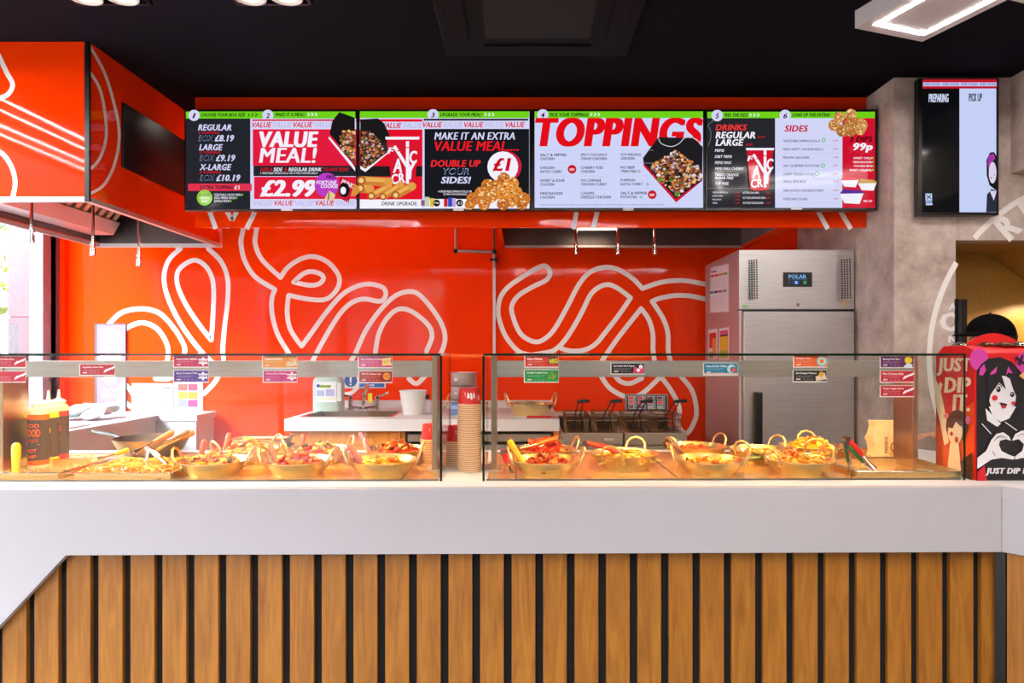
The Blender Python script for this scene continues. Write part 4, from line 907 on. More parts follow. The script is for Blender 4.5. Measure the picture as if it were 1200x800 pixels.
fill(p, 'tomato_stir_fry', (.104, .104), .038, 100, .015, [(220, 120, 60), (206, 60, 24), CRM, (226, 190, 120), GRNV], 'tomato red stir fry with pale vegetables in the back dish under the oak cabinet')
p = dish(450, F1, 8, 'round steel dish of yellow curry sauce at the front, last before the cup stacks')
fill(p, 'yellow_curry', (.106, .106), .018, 40, .016, [(234, 196, 80), (244, 222, 130), (226, 160, 60)], 'smooth yellow curry in the front dish, last before the cup stacks', base=(240, 206, 96), garnish=(206, 80, 30))
p = dish(467, F2, -20, 'round steel dish of crispy brown chicken at the back, last before the cup stacks')
fill(p, 'crispy_chicken', (.104, .104), .042, 120, .013, [(196, 96, 50), (226, 150, 90), (140, 62, 34), (232, 190, 140)], 'crispy brown chicken with green garnish in the back dish, last before the cup stacks', garnish=(90, 130, 40))
p = dish(641, F1, 3, 'round steel dish of orange chicken at the front with a yellow spatula')
fill(p, 'orange_chicken', (.104, .104), .03, 85, .013, [(220, 130, 50), (196, 96, 30), (236, 176, 90), (150, 70, 30)], 'orange chicken shreds in the front dish with the yellow spatula')
p = dish(640, F2, 12, 'round steel dish heaped with red chicken nuggets at the back under the fryers')
fill(p, 'red_chicken_nuggets', (.104, .104), .05, 85, .017, [(206, 80, 24), (226, 112, 36), (180, 54, 20), (236, 150, 70)], 'bright red orange nuggets heaped in the back dish beside the fryer fronts')
p = dish(733, .40, 62, 'round steel dish of pale noodles in the middle of the fryer-side case, with red tongs', 1.08)
fill(p, 'pale_noodles', (.108, .108), .026, 70, .014, [(236, 206, 120), (226, 180, 90), (244, 226, 160)], 'pale noodles in the dish with the red handled tongs', shape='noodle', garnish=(206, 90, 40))
p = dish(833, F1, -18, 'round steel dish of katsu curry sauce at the front, with a brown ladle')
fill(p, 'katsu_curry', (.104, .104), .012, 30, .02, [(216, 150, 46), (226, 170, 70), (240, 200, 110)], 'brown yellow katsu curry in the front dish with the ladle', base=(210, 146, 44))
p = dish(818, .60, 28, 'round steel dish of golden sauce at the back behind the katsu curry dish')
fill(p, 'golden_sauce', (.104, .104), .012, 30, .016, [(216, 150, 60), (190, 110, 40)], 'golden orange sauce in the back dish behind the katsu curry', base=(206, 130, 44))
p = dish(893, .50, 40, 'round steel dish at the back with green handled tongs laid across it')
fill(p, 'light_curry', (.104, .104), .012, 24, .018, [(226, 170, 80), (240, 206, 130)], 'light curry in the back dish under the green tongs', base=(226, 170, 76))
p = dish(938, F1, 22, 'round steel dish of pale pasta-like rings at the front, nearest the empty trays')
fill(p, 'pale_ring_noodles', (.106, .106), .034, 75, .015, [(244, 216, 140), (232, 190, 100), (226, 160, 80)], 'pale yellow ring-shaped pieces heaped in the front dish nearest the empty trays', shape='ring')
p = dish(952, .60, 74, 'round steel dish of yellow potatoes at the back, nearest the paper bag')
fill(p, 'yellow_potatoes', (.104, .104), .044, 100, .015, [(240, 200, 80), (226, 170, 60), (246, 224, 130)], 'yellow potato pieces heaped in the back dish nearest the paper bag')

# rectangular trays sunk at the counter's two ends
def tray(u0, u1, v0_, v1, label, hgt=.022):
    t = thing('food_tray', label, 'food tray', tuple(CF @ Vector(((u0 + u1) / 2, (v0_ + v1) / 2, HP))), ROTC, group='rectangular steel food trays')
    b = B(CF); w = .014
    b.box(u0, u1, v0_, v1, HP, HP + .004, PLATE)
    for (a0, a1, c0, c1) in ((u0, u1, v0_, v0_ + .003), (u0, u1, v1 - .003, v1), (u0, u0 + .003, v0_, v1), (u1 - .003, u1, v0_, v1)): b.box(a0, a1, c0, c1, HP + .004, HP + hgt, PLATE)
    b.build('pan', t, smooth=0)
    b = B(CF)
    for (a0, a1, c0, c1) in ((u0 - w, u1 + w, v0_ - w, v0_), (u0 - w, u1 + w, v1, v1 + w), (u0 - w, u0, v0_, v1), (u1, u1 + w, v0_, v1)): b.box(a0, a1, c0, c1, HP + hgt - .003, HP + hgt, CHROME)
    b.build('rim', t, smooth=0, bevel=.001)
    return CF @ Vector(((u0 + u1) / 2, (v0_ + v1) / 2, HP + .004))
tu0, tu1 = CU(94, .2), CU(206, .2)
p = tray(tu0, tu1, .17, .46, 'rectangular steel tray of yellow noodles at the street end of the counter')
pile('yellow_noodles', p, ((tu1 - tu0) / 2 - .006, .138), .022, 900, .0085, [(250, 212, 84), (244, 190, 60), (252, 226, 130), (236, 172, 50)], 'loose yellow noodles filling the rectangular tray', sq=True, shape='noodle', base=(226, 160, 50))
tray(CU(-60, .2), CU(76, .2), .17, .46, 'empty rectangular steel tray left of the noodle tray, with a yellow spoon')
tray(CU(1000, .2), CU(1118, .2), .17, .42, 'empty rectangular steel tray nearest the cardboard display, tongs resting in it')
tray(CU(1003, .55), CU(1050, .55), .48, .70, 'small empty steel tray behind the tongs, in front of the paper bag')

# ---------------------------------------------------------------- utensils
def hm(rgb):
    rgb = tuple(int(255 * (q / 255) ** g_) for q, g_ in zip(rgb, (1.2, 1.45, 1.5)))
    return M('handle_%d_%d_%d' % rgb, rgb, .35, var=.05)
def spatula(pt, pb, c, label, split=.6, r=.011, blade=True, wood=False, name='spatula', cat='spatula'):
    """pt, pb: (px, py, v) of the handle tip and the buried end"""
    a, b_ = CW(*pt), CW(*pb); t = thing(name, label, cat, tuple(b_), group='serving utensils')
    m = a.lerp(b_, split); hmx = HANDLEWOOD if wood else hm(c)
    B().tube([a, a.lerp(m, .04), a.lerp(m, .12), a.lerp(m, .5), a.lerp(m, .9), m], [r * .5, r * .9, r * 1.1, r, r * .8, r * .65], hmx, seg=10).build('handle', t)
    s_ = B(); d = (b_ - m)
    s_.tube([m, m.lerp(b_, .55), b_], [r * .42, r * .38, r * .9], CHROME, seg=8)
    s_.build('shaft', t)
    if blade:
        dr = d.normalized(); sd = dr.cross(Vector((0, 0, 1)));  sd = sd.normalized() if sd.length > .01 else Vector((1, 0, 0)); nn = dr.cross(sd).normalized() * .0012
        q = b_ - dr * .012; w = .022
        B().prism([q - sd * w * .5 - nn, q + sd * w * .5 - nn, q + sd * w + dr * .03 - nn, q - sd * w + dr * .03 - nn], nn * 2, hmx if c == (246, 214, 40) else CHROME).build('blade', t, smooth=0)
    return t
YS = (246, 214, 40)
spatula((19, 519, .28), (18.5, 557, .24), YS, 'yellow spoon standing upright at the street end of the counter', .97, .014, False, name='spoon', cat='spoon')
spatula((151, 527, .36), (114, 538, .30), YS, 'yellow spatula lying behind the noodle tray', .45, .009)
spatula((204, 506, .44), (158, 530, .36), (0, 0, 0), 'wooden handled spatula resting over the noodle tray, nearest of three', .52, .012, wood=True)
spatula((222, 504, .50), (172, 530, .42), (150, 150, 156), 'grey handled spatula between two wooden handled ones', .4, .010)
spatula((228, 506, .56), (184, 526, .48), (0, 0, 0), 'wooden handled spatula farthest behind the noodle tray', .4, .011, wood=True)
spatula((240, 515, .29), (232, 548, .25), (226, 112, 50), 'orange handled spoon leaning in the front yellow vegetable dish', .82, .010)
spatula((269, 507, .57), (262, 532, .52), (222, 104, 44), 'orange handled spoon leaning in the golden back dish', .85, .010)
spatula((316, 517, .30), (326, 548, .25), (214, 146, 96), 'tan handled spoon leaning in the red chilli chicken', .86, .010)
spatula((356, 508, .57), (350, 538, .52), (214, 84, 44), 'red orange handled spoon leaning in the tomato stir fry', .78, .010)
spatula((408, 520, .31), (430, 551, .25), (226, 124, 96), 'salmon handled spoon leaning in the yellow curry', .9, .011)
spatula((422, 507, .58), (437, 537, .52), (232, 120, 160), 'pink handled spoon leaning in the crispy chicken', .82, .010)
spatula((596, 516, .30), (617, 549, .25), YS, 'bright yellow spatula leaning in the orange chicken', .94, .012)
def tongs(pj, e1_, e2_, c, label, r=.0095, wid=.012, metal=.0):
    """pj joint end, e1/e2 arm tips, all (px, py, v)"""
    j, a, b_ = CW(*pj), CW(*e1_), CW(*e2_); t = thing('serving_tongs', label, 'tongs', tuple(a if a.z < b_.z else b_), group='serving tongs')
    for e in (a, b_):
        md = (j + e) / 2 + Vector((0, 0, .006)); o = B(); hh = hm(c) if c else CHROME
        o.tube([j, j.lerp(e, .06) + Vector((0, 0, .003)), j.lerp(md, .6), j.lerp(e, .56)], [r * .8, r * 1.1, r * 1.1, r], hh, seg=8, flat=.6)
        o.tube([j.lerp(e, .55), j.lerp(e, .85), e], [r * .8, r * .7, r * 1.2], CHROME, seg=8, flat=.5); o.build('arm', t)
    B().cyl(j - Vector((.0, r * 1.3, 0)), j + Vector((0, r * 1.3, 0)), r * 1.1, CHROME, seg=12).build('hinge', t)
    return t
tongs((174, 525, .36), (169, 549, .32), (196, 544, .28), None, 'small steel tongs straddling the noodle tray')
tongs((589, 530, .28), (600, 553, .22), (622, 524, .44), (226, 50, 70), 'pink red tongs poking out beside the yellow spatula')
tongs((656, 513, .50), (606, 526, .42), (622, 528, .50), (226, 120, 60), 'steel and orange tongs lying across the red nugget dish')
tongs((685, 519, .34), (752, 537, .40), (758, 534, .46), (206, 26, 44), 'red handled tongs laid over the pale noodles')
tongs((868, 539, .36), (950, 531, .46), (944, 528, .56), (100, 130, 90), 'long green handled tongs laid across the back dish')
tongs((992, 514, .30), (997, 545, .30), (1026, 549, .26), (206, 30, 36), 'red tongs standing open, the farther of the two by the empty trays')
tongs((990, 520, .22), (997, 558, .20), (1029, 558, .18), (70, 120, 60), 'green tongs standing open, the nearer of the two by the empty trays')
t = thing('ladle', 'dark brown hook-ended ladle leaning in the katsu curry', 'ladle', tuple(CW(816, 552, .26)), group='serving utensils')
DB = M('dark_brown_plastic', (70, 34, 24), .3)
B().tube([CW(781, 524, .44), CW(778, 518, .44), CW(781, 515.5, .44), CW(786, 517, .44), CW(800, 533, .38), CW(812, 543, .31)], [.005, .006, .006, .007, .007, .006], DB, seg=8).build('handle', t)
B().tube([CW(812, 543, .31), CW(816, 551, .27)], [.005, .004], CHROME).ico(CW(818, 553, .255), (.026, .026, .014), CHROME, 2).build('scoop', t)

# ---------------------------------------------------------------- stacks of paper cups
CUPR = M('red_card', (206, 22, 24), .45, var=.05); CUPB = M('kraft_card', (226, 196, 152), .6, var=.08)
def cup_proto(label, group):
    t = thing('paper_cup', label, 'paper cup', (0, 0, 0), group=group)
    B().lathe([(.0, .062), (.0355, .062), (.0365, .064), (.037, .062), (.0435, .003), (.0425, .003), (.036, .060), (0, .060)], (0, 0, 0), CUPR, seg=28).build('wall', t)
    B().lathe([(.0435, .0), (.0458, .0012), (.0462, .0032), (.0455, .0052), (.0435, .006), (.0425, .003), (.0435, .0)], (0, 0, 0), CUPB, seg=28).build('rolled_rim', t)
    f = Flat(lambda x, y, k: Vector((math.sin(x) * (.0432 - (y) * .108 + k), -math.cos(x) * (.0432 - y * .108 + k), y)), start=.0004)
    f.txt('PRINK', -.9, .052, -.1, .030, (246, 230, 226), .04, 0) if 0 else None
    f.poly([(-.5, .03), (-.42, .048), (-.3, .05), (-.28, .034)], (246, 230, 226)).poly([(-.1, .028), (-.06, .05), (.1, .046), (.14, .03)], (246, 230, 226)).poly([(.2, .026), (.22, .05), (.36, .046), (.4, .022)], (246, 230, 226)).poly([(.46, .03), (.46, .044), (.6, .05), (.62, .028)], (246, 230, 226))
    f.build('print', t)
    return t
cp = None
def stack(px, v, n, lab_top, lab, group, lean=0.):
    global cp
    u = CU(px, v); z = CTOP
    for i in range(n):
        p = CF @ Vector((u + lean * i * .0001 + random.uniform(-.0006, .0006), v, z + i * .0077))
        L = lab_top if i == n - 1 else lab
        if cp is None: cp = cup_proto(L, group); cp.location = p; PM[cp.name] = Matrix.Translation(p)
        else: dup(cp, p, ROTC + random.uniform(-.4, .4) + .2, L, group)
stack(551.5, .33, 33, 'red paper cup crowning the tall upturned stack between the glass cases', 'upturned paper cup nested in the tall stack between the glass cases', 'cups in the tall stack')
stack(538, .44, 13, 'red paper cup on top of the short stack just behind the tall cup stack', 'upturned paper cup nested in the short stack just behind the tall one', 'cups in the short stack')
stack(508, .50, 13, 'red paper cup on top of the short stack half hidden by the steel post', 'upturned paper cup nested in the short stack half hidden by the steel post', 'cups in the stack by the post')

# ---------------------------------------------------------------- squeeze bottles, paper bag, foil trays, wok
def sauce(px, v, c, lab):
    u = CU(px, v); c0 = CF @ Vector((u, v, HP)); t = thing('sauce_bottle', lab, 'sauce bottle', tuple(c0), group='squeeze sauce bottles'); r = .034
    B().lathe([(0, 0), (r, 0), (r, .004)] + [(r + .0004, .02), (r, .2), (r, .215), (r * .9, .226), (r * .62, .232), (0, .234)], c0, M('cream_bottle', (246, 226, 196), .3), seg=28).build('body', t)
    B().lathe([(r * .72, .228), (r * .74, .244), (r * .6, .25), (.007, .255), (.003, .29), (0, .291)], c0, PLWHITE, seg=20).build('nozzle_cap', t)
    b = B(); rr = r + .0012
    b.lathe([(rr, .012), (rr, .03)], c0, PR(c), seg=28).lathe([(rr, .03), (rr, .185)], c0, PR((70, 64, 66)), seg=28).lathe([(rr, .185), (rr, .205)], c0, PR(c), seg=28)
    b.build('label', t)
    f = Flat(lambda x, y, k: c0 + Vector((math.sin(x) * (rr + k), -math.cos(x) * (rr + k), y)), start=.0004)
    f.txt('TOO', -.7, .17, .7, .155, c, .04).txt('GOOD', -.8, .15, .8, .12, c, .05).txt('SAUCE', -.6, .112, .6, .1, (206, 60, 30), .03).rect(-.7, .093, .7, .09, (200, 196, 190)).txt('HOT', -.5, .075, .5, .062, c, .03).txt('DIP', -.5, .052, .5, .04, c, .03)
    f.build('print', t)
sauce(46.5, .40, (236, 100, 30), 'squeeze sauce bottle with orange printed label, nearest the street end')
sauce(58.5, .475, (240, 210, 50), 'squeeze sauce bottle with yellow printed label, middle of three')
sauce(71, .55, (226, 60, 70), 'squeeze sauce bottle with pink red printed label, farthest of three')
t = thing('paper_bag', 'crumpled cream paper bag printed PANKO, standing behind the empty trays', 'paper bag', tuple(CF @ Vector((CU(1043, .62), .62, CTOP))), ROTC)
u0, u1, vb = CU(1027, .58), CU(1062, .58), .58
b = B(CF); g_ = []
NZ = 9
for i in range(NZ):
    z = HP + .002 + .152 * i / (NZ - 1); k = 1 - .45 * (i / (NZ - 1)) ** 2
    for (u, v, s_) in ((u0, vb, 1), ((u0 * 2 + u1) / 3, vb, 1), ((u0 + u1 * 2) / 3, vb, 1), (u1, vb, 1), (u1, vb + .07 * k, 1), ((u0 + u1) / 2, vb + .07 * k, 1), (u0, vb + .07 * k, 1)):
        g_.append((u + (random.uniform(-.004, .004) if i else 0) + (.006 * math.sin(i * 1.1) if u == u0 else 0), v + (random.uniform(-.004, .004) if i else 0) + .03 * (1 - k), z))
b.add(g_, [(i * 7 + k, i * 7 + (k + 1) % 7, (i + 1) * 7 + (k + 1) % 7, (i + 1) * 7 + k) for i in range(NZ - 1) for k in range(7)] + [tuple(range(6, -1, -1)), tuple(range((NZ - 1) * 7, NZ * 7))], M('cream_paper', (240, 222, 180), .7, var=.12, scale=30))
b.build('bag', t, smooth=60)
f = Flat(lambda x, y, k: CW(x, y, vb - .007) + Vector((0, -k, 0)), start=.001); f.txt('PANKO', 1029, 519, 1048, 523, (120, 86, 60), .03, 0, 90); f.disc(1048, 524, 5, (176, 110, 60), ry=7).disc(1048, 524, 3, (240, 222, 180), ry=4.6); f.build('print', t)
def gastro(px0, px1, v, z, hgt, label, dep=.12):
    u0, u1 = CU(px0, v), CU(px1, v); t = thing('steel_container', label, 'steel container', tuple(CF @ Vector(((u0 + u1) / 2, v + dep / 2, z))), ROTC, group='stacked steel containers')
    b = B(CF); i = .012
    b.add([(u0 + i, v + i, z), (u1 - i, v + i, z), (u1 - i, v + dep - i, z), (u0 + i, v + dep - i, z), (u0 + .004, v + .004, z + hgt), (u1 - .004, v + .004, z + hgt), (u1 - .004, v + dep - .004, z + hgt), (u0 + .004, v + dep - .004, z + hgt)],
          [(0, 3, 2, 1), (0, 1, 5, 4), (1, 2, 6, 5), (2, 3, 7, 6), (3, 0, 4, 7)], STEEL); b.build('pan', t, smooth=0)
    b = B(CF)
    for (a0, a1, c0, c1) in ((u0, u1, v, v + .005), (u0, u1, v + dep - .005, v + dep), (u0, u0 + .005, v, v + dep), (u1 - .005, u1, v, v + dep)): b.box(a0, a1, c0, c1, z + hgt - .002, z + hgt + .003, CHROME)
    b.build('rim', t, smooth=0)
gastro(270, 338, .715, CTOP + .004, .03, 'shallow steel container at the bottom of the pair behind the golden dish', .115)
gastro(272, 337, .717, CTOP + .038, .03, 'shallow steel container on top of the pair behind the golden dish', .112)
t = thing('frying_pan', 'dull steel frying pan at the back of the plate behind the spatulas', 'frying pan', tuple(CF @ Vector((CU(180, .70), .70, CTOP))))
pc = CF @ Vector((CU(180, .70), .70, CTOP)); B().lathe([(0, 0), (.09, 0), (.125, .03), (.15, .08), (.147, .08), (.12, .03), (.088, .004), (0, .004)], pc, DSTEEL, seg=36).build('pan', t)
B().tube([pc + Vector((-.143, .02, .075)), pc + Vector((-.2, .04, .085)), pc + Vector((-.3, .07, .095))], [.007, .009, .008], BLACK).build('handle', t)
# ================================================================ back counter with sink
YF = 4.29
sx0, sx1 = Xat(333, YF), Xat(655.5, YF)
YB0, YB = YB, YB - .006
t = thing('sink_unit', 'white topped back counter with oak cupboard, drawers and a sink below the noodle mural', 'kitchen counter', ((sx0 + sx1) / 2, 4.7, 0))
bx0, bx1, by0, by1 = -1.46, -.88, 4.42, 4.84; zt = .92
B().box(sx0, bx0, YF, YB, .843, zt, WPAINT).box(bx1, sx1, YF, YB, .843, zt, WPAINT).box(bx0, bx1, YF, by0, .843, zt, WPAINT).box(bx0, bx1, by1, YB, .843, zt, WPAINT).build('worktop', t, smooth=0)
B().box(sx0 + .03, sx1, YB - .025, YB, zt, .975, WPAINT).build('upstand', t, smooth=0)
SINKS = M('sink_steel', (120, 104, 92), .4, .6, var=.3, scale=3); b = B(); b.box(bx0, bx1, by0, by1, .74, .745, SINKS)
for (x0, x1, y0, y1) in ((bx0, bx0 + .006, by0, by1), (bx1 - .006, bx1, by0, by1), (bx0, bx1, by0, by0 + .006), (bx0, bx1, by1 - .006, by1)): b.box(x0, x1, y0, y1, .745, zt + .004, SINKS)
for (x0, x1, y0, y1) in ((bx0 - .02, bx1 + .02, by0 - .015, by0), (bx0 - .02, bx1 + .02, by1, by1 + .015), (bx0 - .02, bx0, by0, by1), (bx1, bx1 + .02, by0, by1)): b.box(x0, x1, y0, y1, zt, zt + .004, CHROME)
b.build('sink_bowl', t, smooth=0)
cx0, cx1 = Xat(338, 4.33), Xat(474, 4.33)
b = B(); b.box(cx0, cx1, 4.36, YB, .1, .843, OAKC); b.build('cupboard', t, smooth=0)
d_ = B(); d_.box(cx0 + .03, (cx0 + cx1) / 2 - .003, 4.34, 4.36, .12, .74, OAKC); o1 = d_.build('door', t, smooth=0)
d_ = B(); d_.box((cx0 + cx1) / 2 + .003, cx1 - .03, 4.34, 4.36, .12, .74, OAKC); o2 = d_.build('door', t, smooth=0)
B().box(cx0 + .03, cx1 - .03, 4.34, 4.36, .746, .835, OAKC).build('fascia_board', t, smooth=0)
lx0, lx1 = Xat(475, 4.33), Xat(648, 4.33)
B().box(lx0, lx1, 4.5, YB, .1, .84, BLACK).box(Xat(649, 4.33), Xat(655, 4.33), 4.32, 4.36, .0, .843, OAKC).build('carcass', t, smooth=0)
for i, (z0, z1, m) in enumerate(((.765, .815, STEELH), (.70, .745, STEELH), (.63, .685, STEELH), (.56, .615, STEELH))):
    B().box(lx0 + .01, lx1 - .01, 4.36, 4.85, z0, z1, m).build('drawer', t, smooth=0, bevel=.003)
B().box(sx0 + .05, sx1 - .02, 4.5, YB, 0, .1, BLACK).build('plinth', t, smooth=0)
# taps
for px, lab in ((411, 'chrome lever tap nearer the white jerry can'), (442, 'chrome lever tap nearer the white tub')):
    x = Xat(px, 4.95); tp = thing('lever_tap', lab, 'tap', (x, 4.95, zt), group='sink taps')
    B().cyl((x, 4.95, zt), (x, 4.95, zt + .008), .03, CHROME).cyl((x, 4.95, zt), (x, 4.95, zt + .085), .017, CHROME).cyl((x, 4.95, zt + .085), (x, 4.95, zt + .105), .02, CHROME, .012).build('body', tp)
    s_ = -1 if px < 430 else 1
    B().tube([(x, 4.95, zt + .1), (x + s_ * .04, 4.93, zt + .11), (x + s_ * .1, 4.9, zt + .135)], [.008, .007, .009], CHROME).build('lever', tp)
x = Xat(426, 4.95); tp = thing('swan_neck_spout', 'tall curved chrome spout between the two lever taps', 'tap', (x, 4.95, zt))
B().cyl((x, 4.95, zt), (x, 4.95, zt + .012), .032, CHROME).tube([(x - .09, 4.95, zt + .022), (x, 4.95, zt + .012), (x + .09, 4.95, zt + .022)], .011, CHROME).build('base', tp)
B().tube([(x, 4.95, zt + .01), (x + .004, 4.94, zt + .09), (x + .02, 4.92, zt + .15), (x + .045, 4.86, zt + .19), (x + .065, 4.78, zt + .19), (x + .07, 4.75, zt + .165)], [.014, .013, .013, .013, .013, .015], CHROME).build('spout', tp)
B().box(x + .035, x + .066, 4.938, 4.94, zt + .055, zt + .125, PR((240, 222, 30))).build('tag', tp, smooth=0)
# wall signs by the tap
def sign(x0, y0, x1, y1, name, lab, cat, draw, base=(236, 236, 240), d=YB, grp=None, fr=None, thick=.004):
    p0, p1 = W(x0, y1, d), W(x1, y0, d); t = thing(name, lab, cat, ((p0.x + p1.x) / 2, d - .002, p0.z), group=grp)
    B().box(p0.x, p1.x, d - thick, d, p0.z, p1.z, PR(base) if isinstance(base, tuple) else base).build('board', t, smooth=0)
    f = Flat(frontal(d - thick)); draw(f); f.build('print', t); return t
sign(402, 436, 420, 455, 'safety_sign', 'white square sign with a blue exclamation disc, above the taps', 'sign', lambda f: f.disc(411, 445.5, 7.6, (20, 84, 160)).rect(409.8, 440, 412, 448, SW).disc(410.9, 450.3, 1.3, SW))
sign(420, 443, 452, 454.5, 'safety_sign', 'white sign with a blue strip lettered only, beside the exclamation disc', 'sign', lambda f: f.rect(421, 449, 450.5, 453.5, (30, 100, 176)).txt('only', 431, 449.6, 439, 453, SW, .03).txt('Hand wash', 423, 444.5, 446, 447.5, (30, 100, 176), .02))
# jerry can
x = Xat(385.5, 4.9); t = thing('jerry_can', 'translucent white chemical can with green lettered label beside the sink', 'plastic can', (x, 4.9, zt))
CAN = M('milky_plastic', (176, 200, 188), .35, var=.05)
b = B(); hw, hd = .104, .075
prof = [(0, .96), (.012, 1), (.205, 1), (.235, .94), (.262, .62), (.27, .5)]
rows = []
for z, k in prof:
    for a in range(16):
        q = a * PI / 8; cx2 = math.copysign(abs(math.cos(q)) ** .35, math.cos(q)); sy2 = math.copysign(abs(math.sin(q)) ** .35, math.sin(q)); rows.append((x + hw * k * cx2, 4.9 + hd * k * sy2, zt + z))
b.add(rows, [(i * 16 + a, i * 16 + (a + 1) % 16, (i + 1) * 16 + (a + 1) % 16, (i + 1) * 16 + a) for i in range(5) for a in range(16)] + [tuple(range(15, -1, -1)), tuple(range(80, 96))], CAN); b.build('body', t, smooth=50)
B().tube([(x - .05, 4.9, zt + .265), (x - .04, 4.9, zt + .3), (x + .02, 4.9, zt + .3), (x + .05, 4.9, zt + .265)], .012, CAN).build('handle', t)
B().cyl((x + .045, 4.9, zt + .262), (x + .045, 4.9, zt + .29), .022, PLWHITE).build('cap', t)
f = Flat(frontal(4.9 - hd - .0005)); f.rect(370, 447, 394, 471, (236, 238, 240)).disc(373, 452, 2, (40, 60, 150)).rect(375, 451, 388, 454, (150, 196, 40)).txt('D10', 376, 451.4, 387, 453.6, (40, 90, 40), .03).rect(371, 457, 380, 464, (176, 186, 220)).rect(382, 456, 392, 464, (170, 176, 214)).rect(370, 466, 400, 467.5, (220, 226, 190)).rect(395, 448, 400, 470, (216, 222, 224))
f.build('label', t)
# white tub
x = Xat(484, 4.6); t = thing('white_tub', 'white plastic tub standing on the worktop beside the sink', 'plastic tub', (x, 4.6, zt))
B().lathe([(0, 0), (.066, 0), (.07, .004), (.09, .158), (.094, .16), (.094, .168), (.089, .168), (.087, .158), (.067, .006), (0, .006)], (x, 4.6, zt), PLWHITE, seg=32).build('tub', t)
x = Xat(501, 4.75); t = thing('spray_bottle', 'small black topped bottle beside the white tub', 'bottle', (x, 4.75, zt))
B().lathe([(0, 0), (.03, 0), (.03, .07), (.012, .095), (.012, .1), (0, .1)], (x, 4.75, zt), M('pale_bottle', (216, 220, 232), .3), seg=20).build('body', t); B().cyl((x, 4.75, zt + .095), (x, 4.75, zt + .13), .014, BLACK).box(x - .035, x + .008, 4.74, 4.76, zt + .11, zt + .13, BLACK).build('trigger_cap', t)
# stacked pots, blue pack
def pot(px, d, z, r, hgt, lab):
    x = Xat(px, d); t = thing('steel_pot', lab, 'pot', (x, d, z), group='stacked steel pots')
    B().lathe([(0, 0), (r * .93, 0), (r * .97, .006), (r, hgt * .8), (r * 1.03, hgt), (r * 1.0, hgt), (r * .95, hgt * .8), (r * .9, .008), (0, .008)], (x, d, z), STEEL, seg=36).build('pot', t)
    f = Flat(frontal(d - r * .985)); f.disc(px - 9, 411 + (EYE - z - hgt * .45) * F / d, 2, (240, 236, 220)).build('sticker', t)
pot(543, 5.0, zt, .108, .075, 'steel pot at the bottom of the stack behind the cups'); pot(543, 5.0, zt + .077, .108, .1, 'steel pot in the middle of the stack behind the cups'); pot(543, 5.0, zt + .179, .105, .1, 'steel pot on top of the stack behind the cups')
x0, x1 = Xat(528, 4.6), Xat(541, 4.6); t = thing('blue_pack', 'small blue packet in front of the steel pots', 'packet', ((x0 + x1) / 2, 4.6, zt))
B().box(x0, x1, 4.57, 4.63, zt, zt + .085, M('blue_print', (96, 130, 190), .4, var=.2)).build('box', t, smooth=0, bevel=.006); f = Flat(frontal(4.57)); f.rect(529, 475, 540, 479, (150, 180, 220)).build('print', t)
# balti dish and red handled knife on the worktop
bp2 = dup(proto, (Xat(622, 4.58), 4.58, zt), R(14), 'wide steel two-handled dish standing on the white back worktop', 'steel balti dishes'); bp2.scale = (1.28, 1.28, 1.55)
x0, x1 = Xat(617, 4.36), Xat(646, 4.36); t = thing('kitchen_knife', 'knife with a red handle on the edge of the back worktop', 'knife', (x0, 4.36, zt))
B().box(x0, x1, 4.345, 4.37, zt, zt + .016, M('red_handle', (196, 16, 36), .35)).build('handle', t, smooth=0, bevel=.006); B().prism([(x1, 4.345, zt + .006), (x1 + .12, 4.36, zt + .006), (x1, 4.385, zt + .006)], (0, 0, .003), CHROME).build('blade', t, smooth=0)

# ================================================================ fryers with baskets and the timer panel
WIRE = M('basket_wire', (104, 72, 40), .35, .8)
def fryer(px0, px1, lab):
    x0, x1 = Xat(px0, 4.2), Xat(px1, 4.2); zt_ = .838; t = thing('deep_fryer', lab, 'fryer', ((x0 + x1) / 2, 4.5, 0), group='pair of fryers')
    b = B(); b.box(x0, x1, 4.235, 4.95, .1, zt_ - .07, STEELH)
    for (a0, a1, c0, c1) in ((x0, x1, 4.22, 4.25), (x0, x0 + .02, 4.25, 4.95), (x1 - .02, x1, 4.25, 4.95), (x0, x1, 4.8, 4.95)): b.box(a0, a1, c0, c1, zt_ - .07, zt_, STEELH)
    b.build('tank', t, smooth=0)
    B().box(x0, x1, 4.2, 4.222, zt_ - .07, zt_ + .002, STEELH).build('control_panel', t, smooth=0, bevel=.002)
    f = Flat(frontal(4.2)); xm = px0 + (px1 - px0) * .7; f.txt('VITO', xm, 513.5, xm + 11, 516.3, (246, 240, 236), .05).disc(xm - 2, 515, 1, (206, 40, 30)).build('print', t)
    B().box(x0 + .005, x1 - .005, 4.21, 4.235, .66, .755, STEELH).box(x0 + .005, x1 - .005, 4.21, 4.235, .12, .65, STEELH).build('door_panel', t, smooth=0, bevel=.002)
    B().box(x0, x1, 4.9, 4.95, zt_, .91, STEEL).build('splashback', t, smooth=0)
    B().box(x0 + .02, x1 - .02, 4.25, 4.8, zt_ - .07, zt_ - .03, M('frying_oil', (110, 66, 20), .1)).build('oil', t, smooth=0)
    B().box(x0 + .01, x1 - .01, 4.68, 4.79, zt_ - .03, .895, BLACK).build('dark_gap_block', t, smooth=0, bevel=.004)  # black box added to darken the gaps behind the baskets
    B().box(x0 + .02, x1 - .02, 4.26, 4.9, 0, .1, BLACK).build('plinth', t, smooth=0)
fryer(657.5, 730, 'stainless fryer nearer the white back worktop'); fryer(732, 805, 'stainless fryer under the timer panel, nearer the fridge')
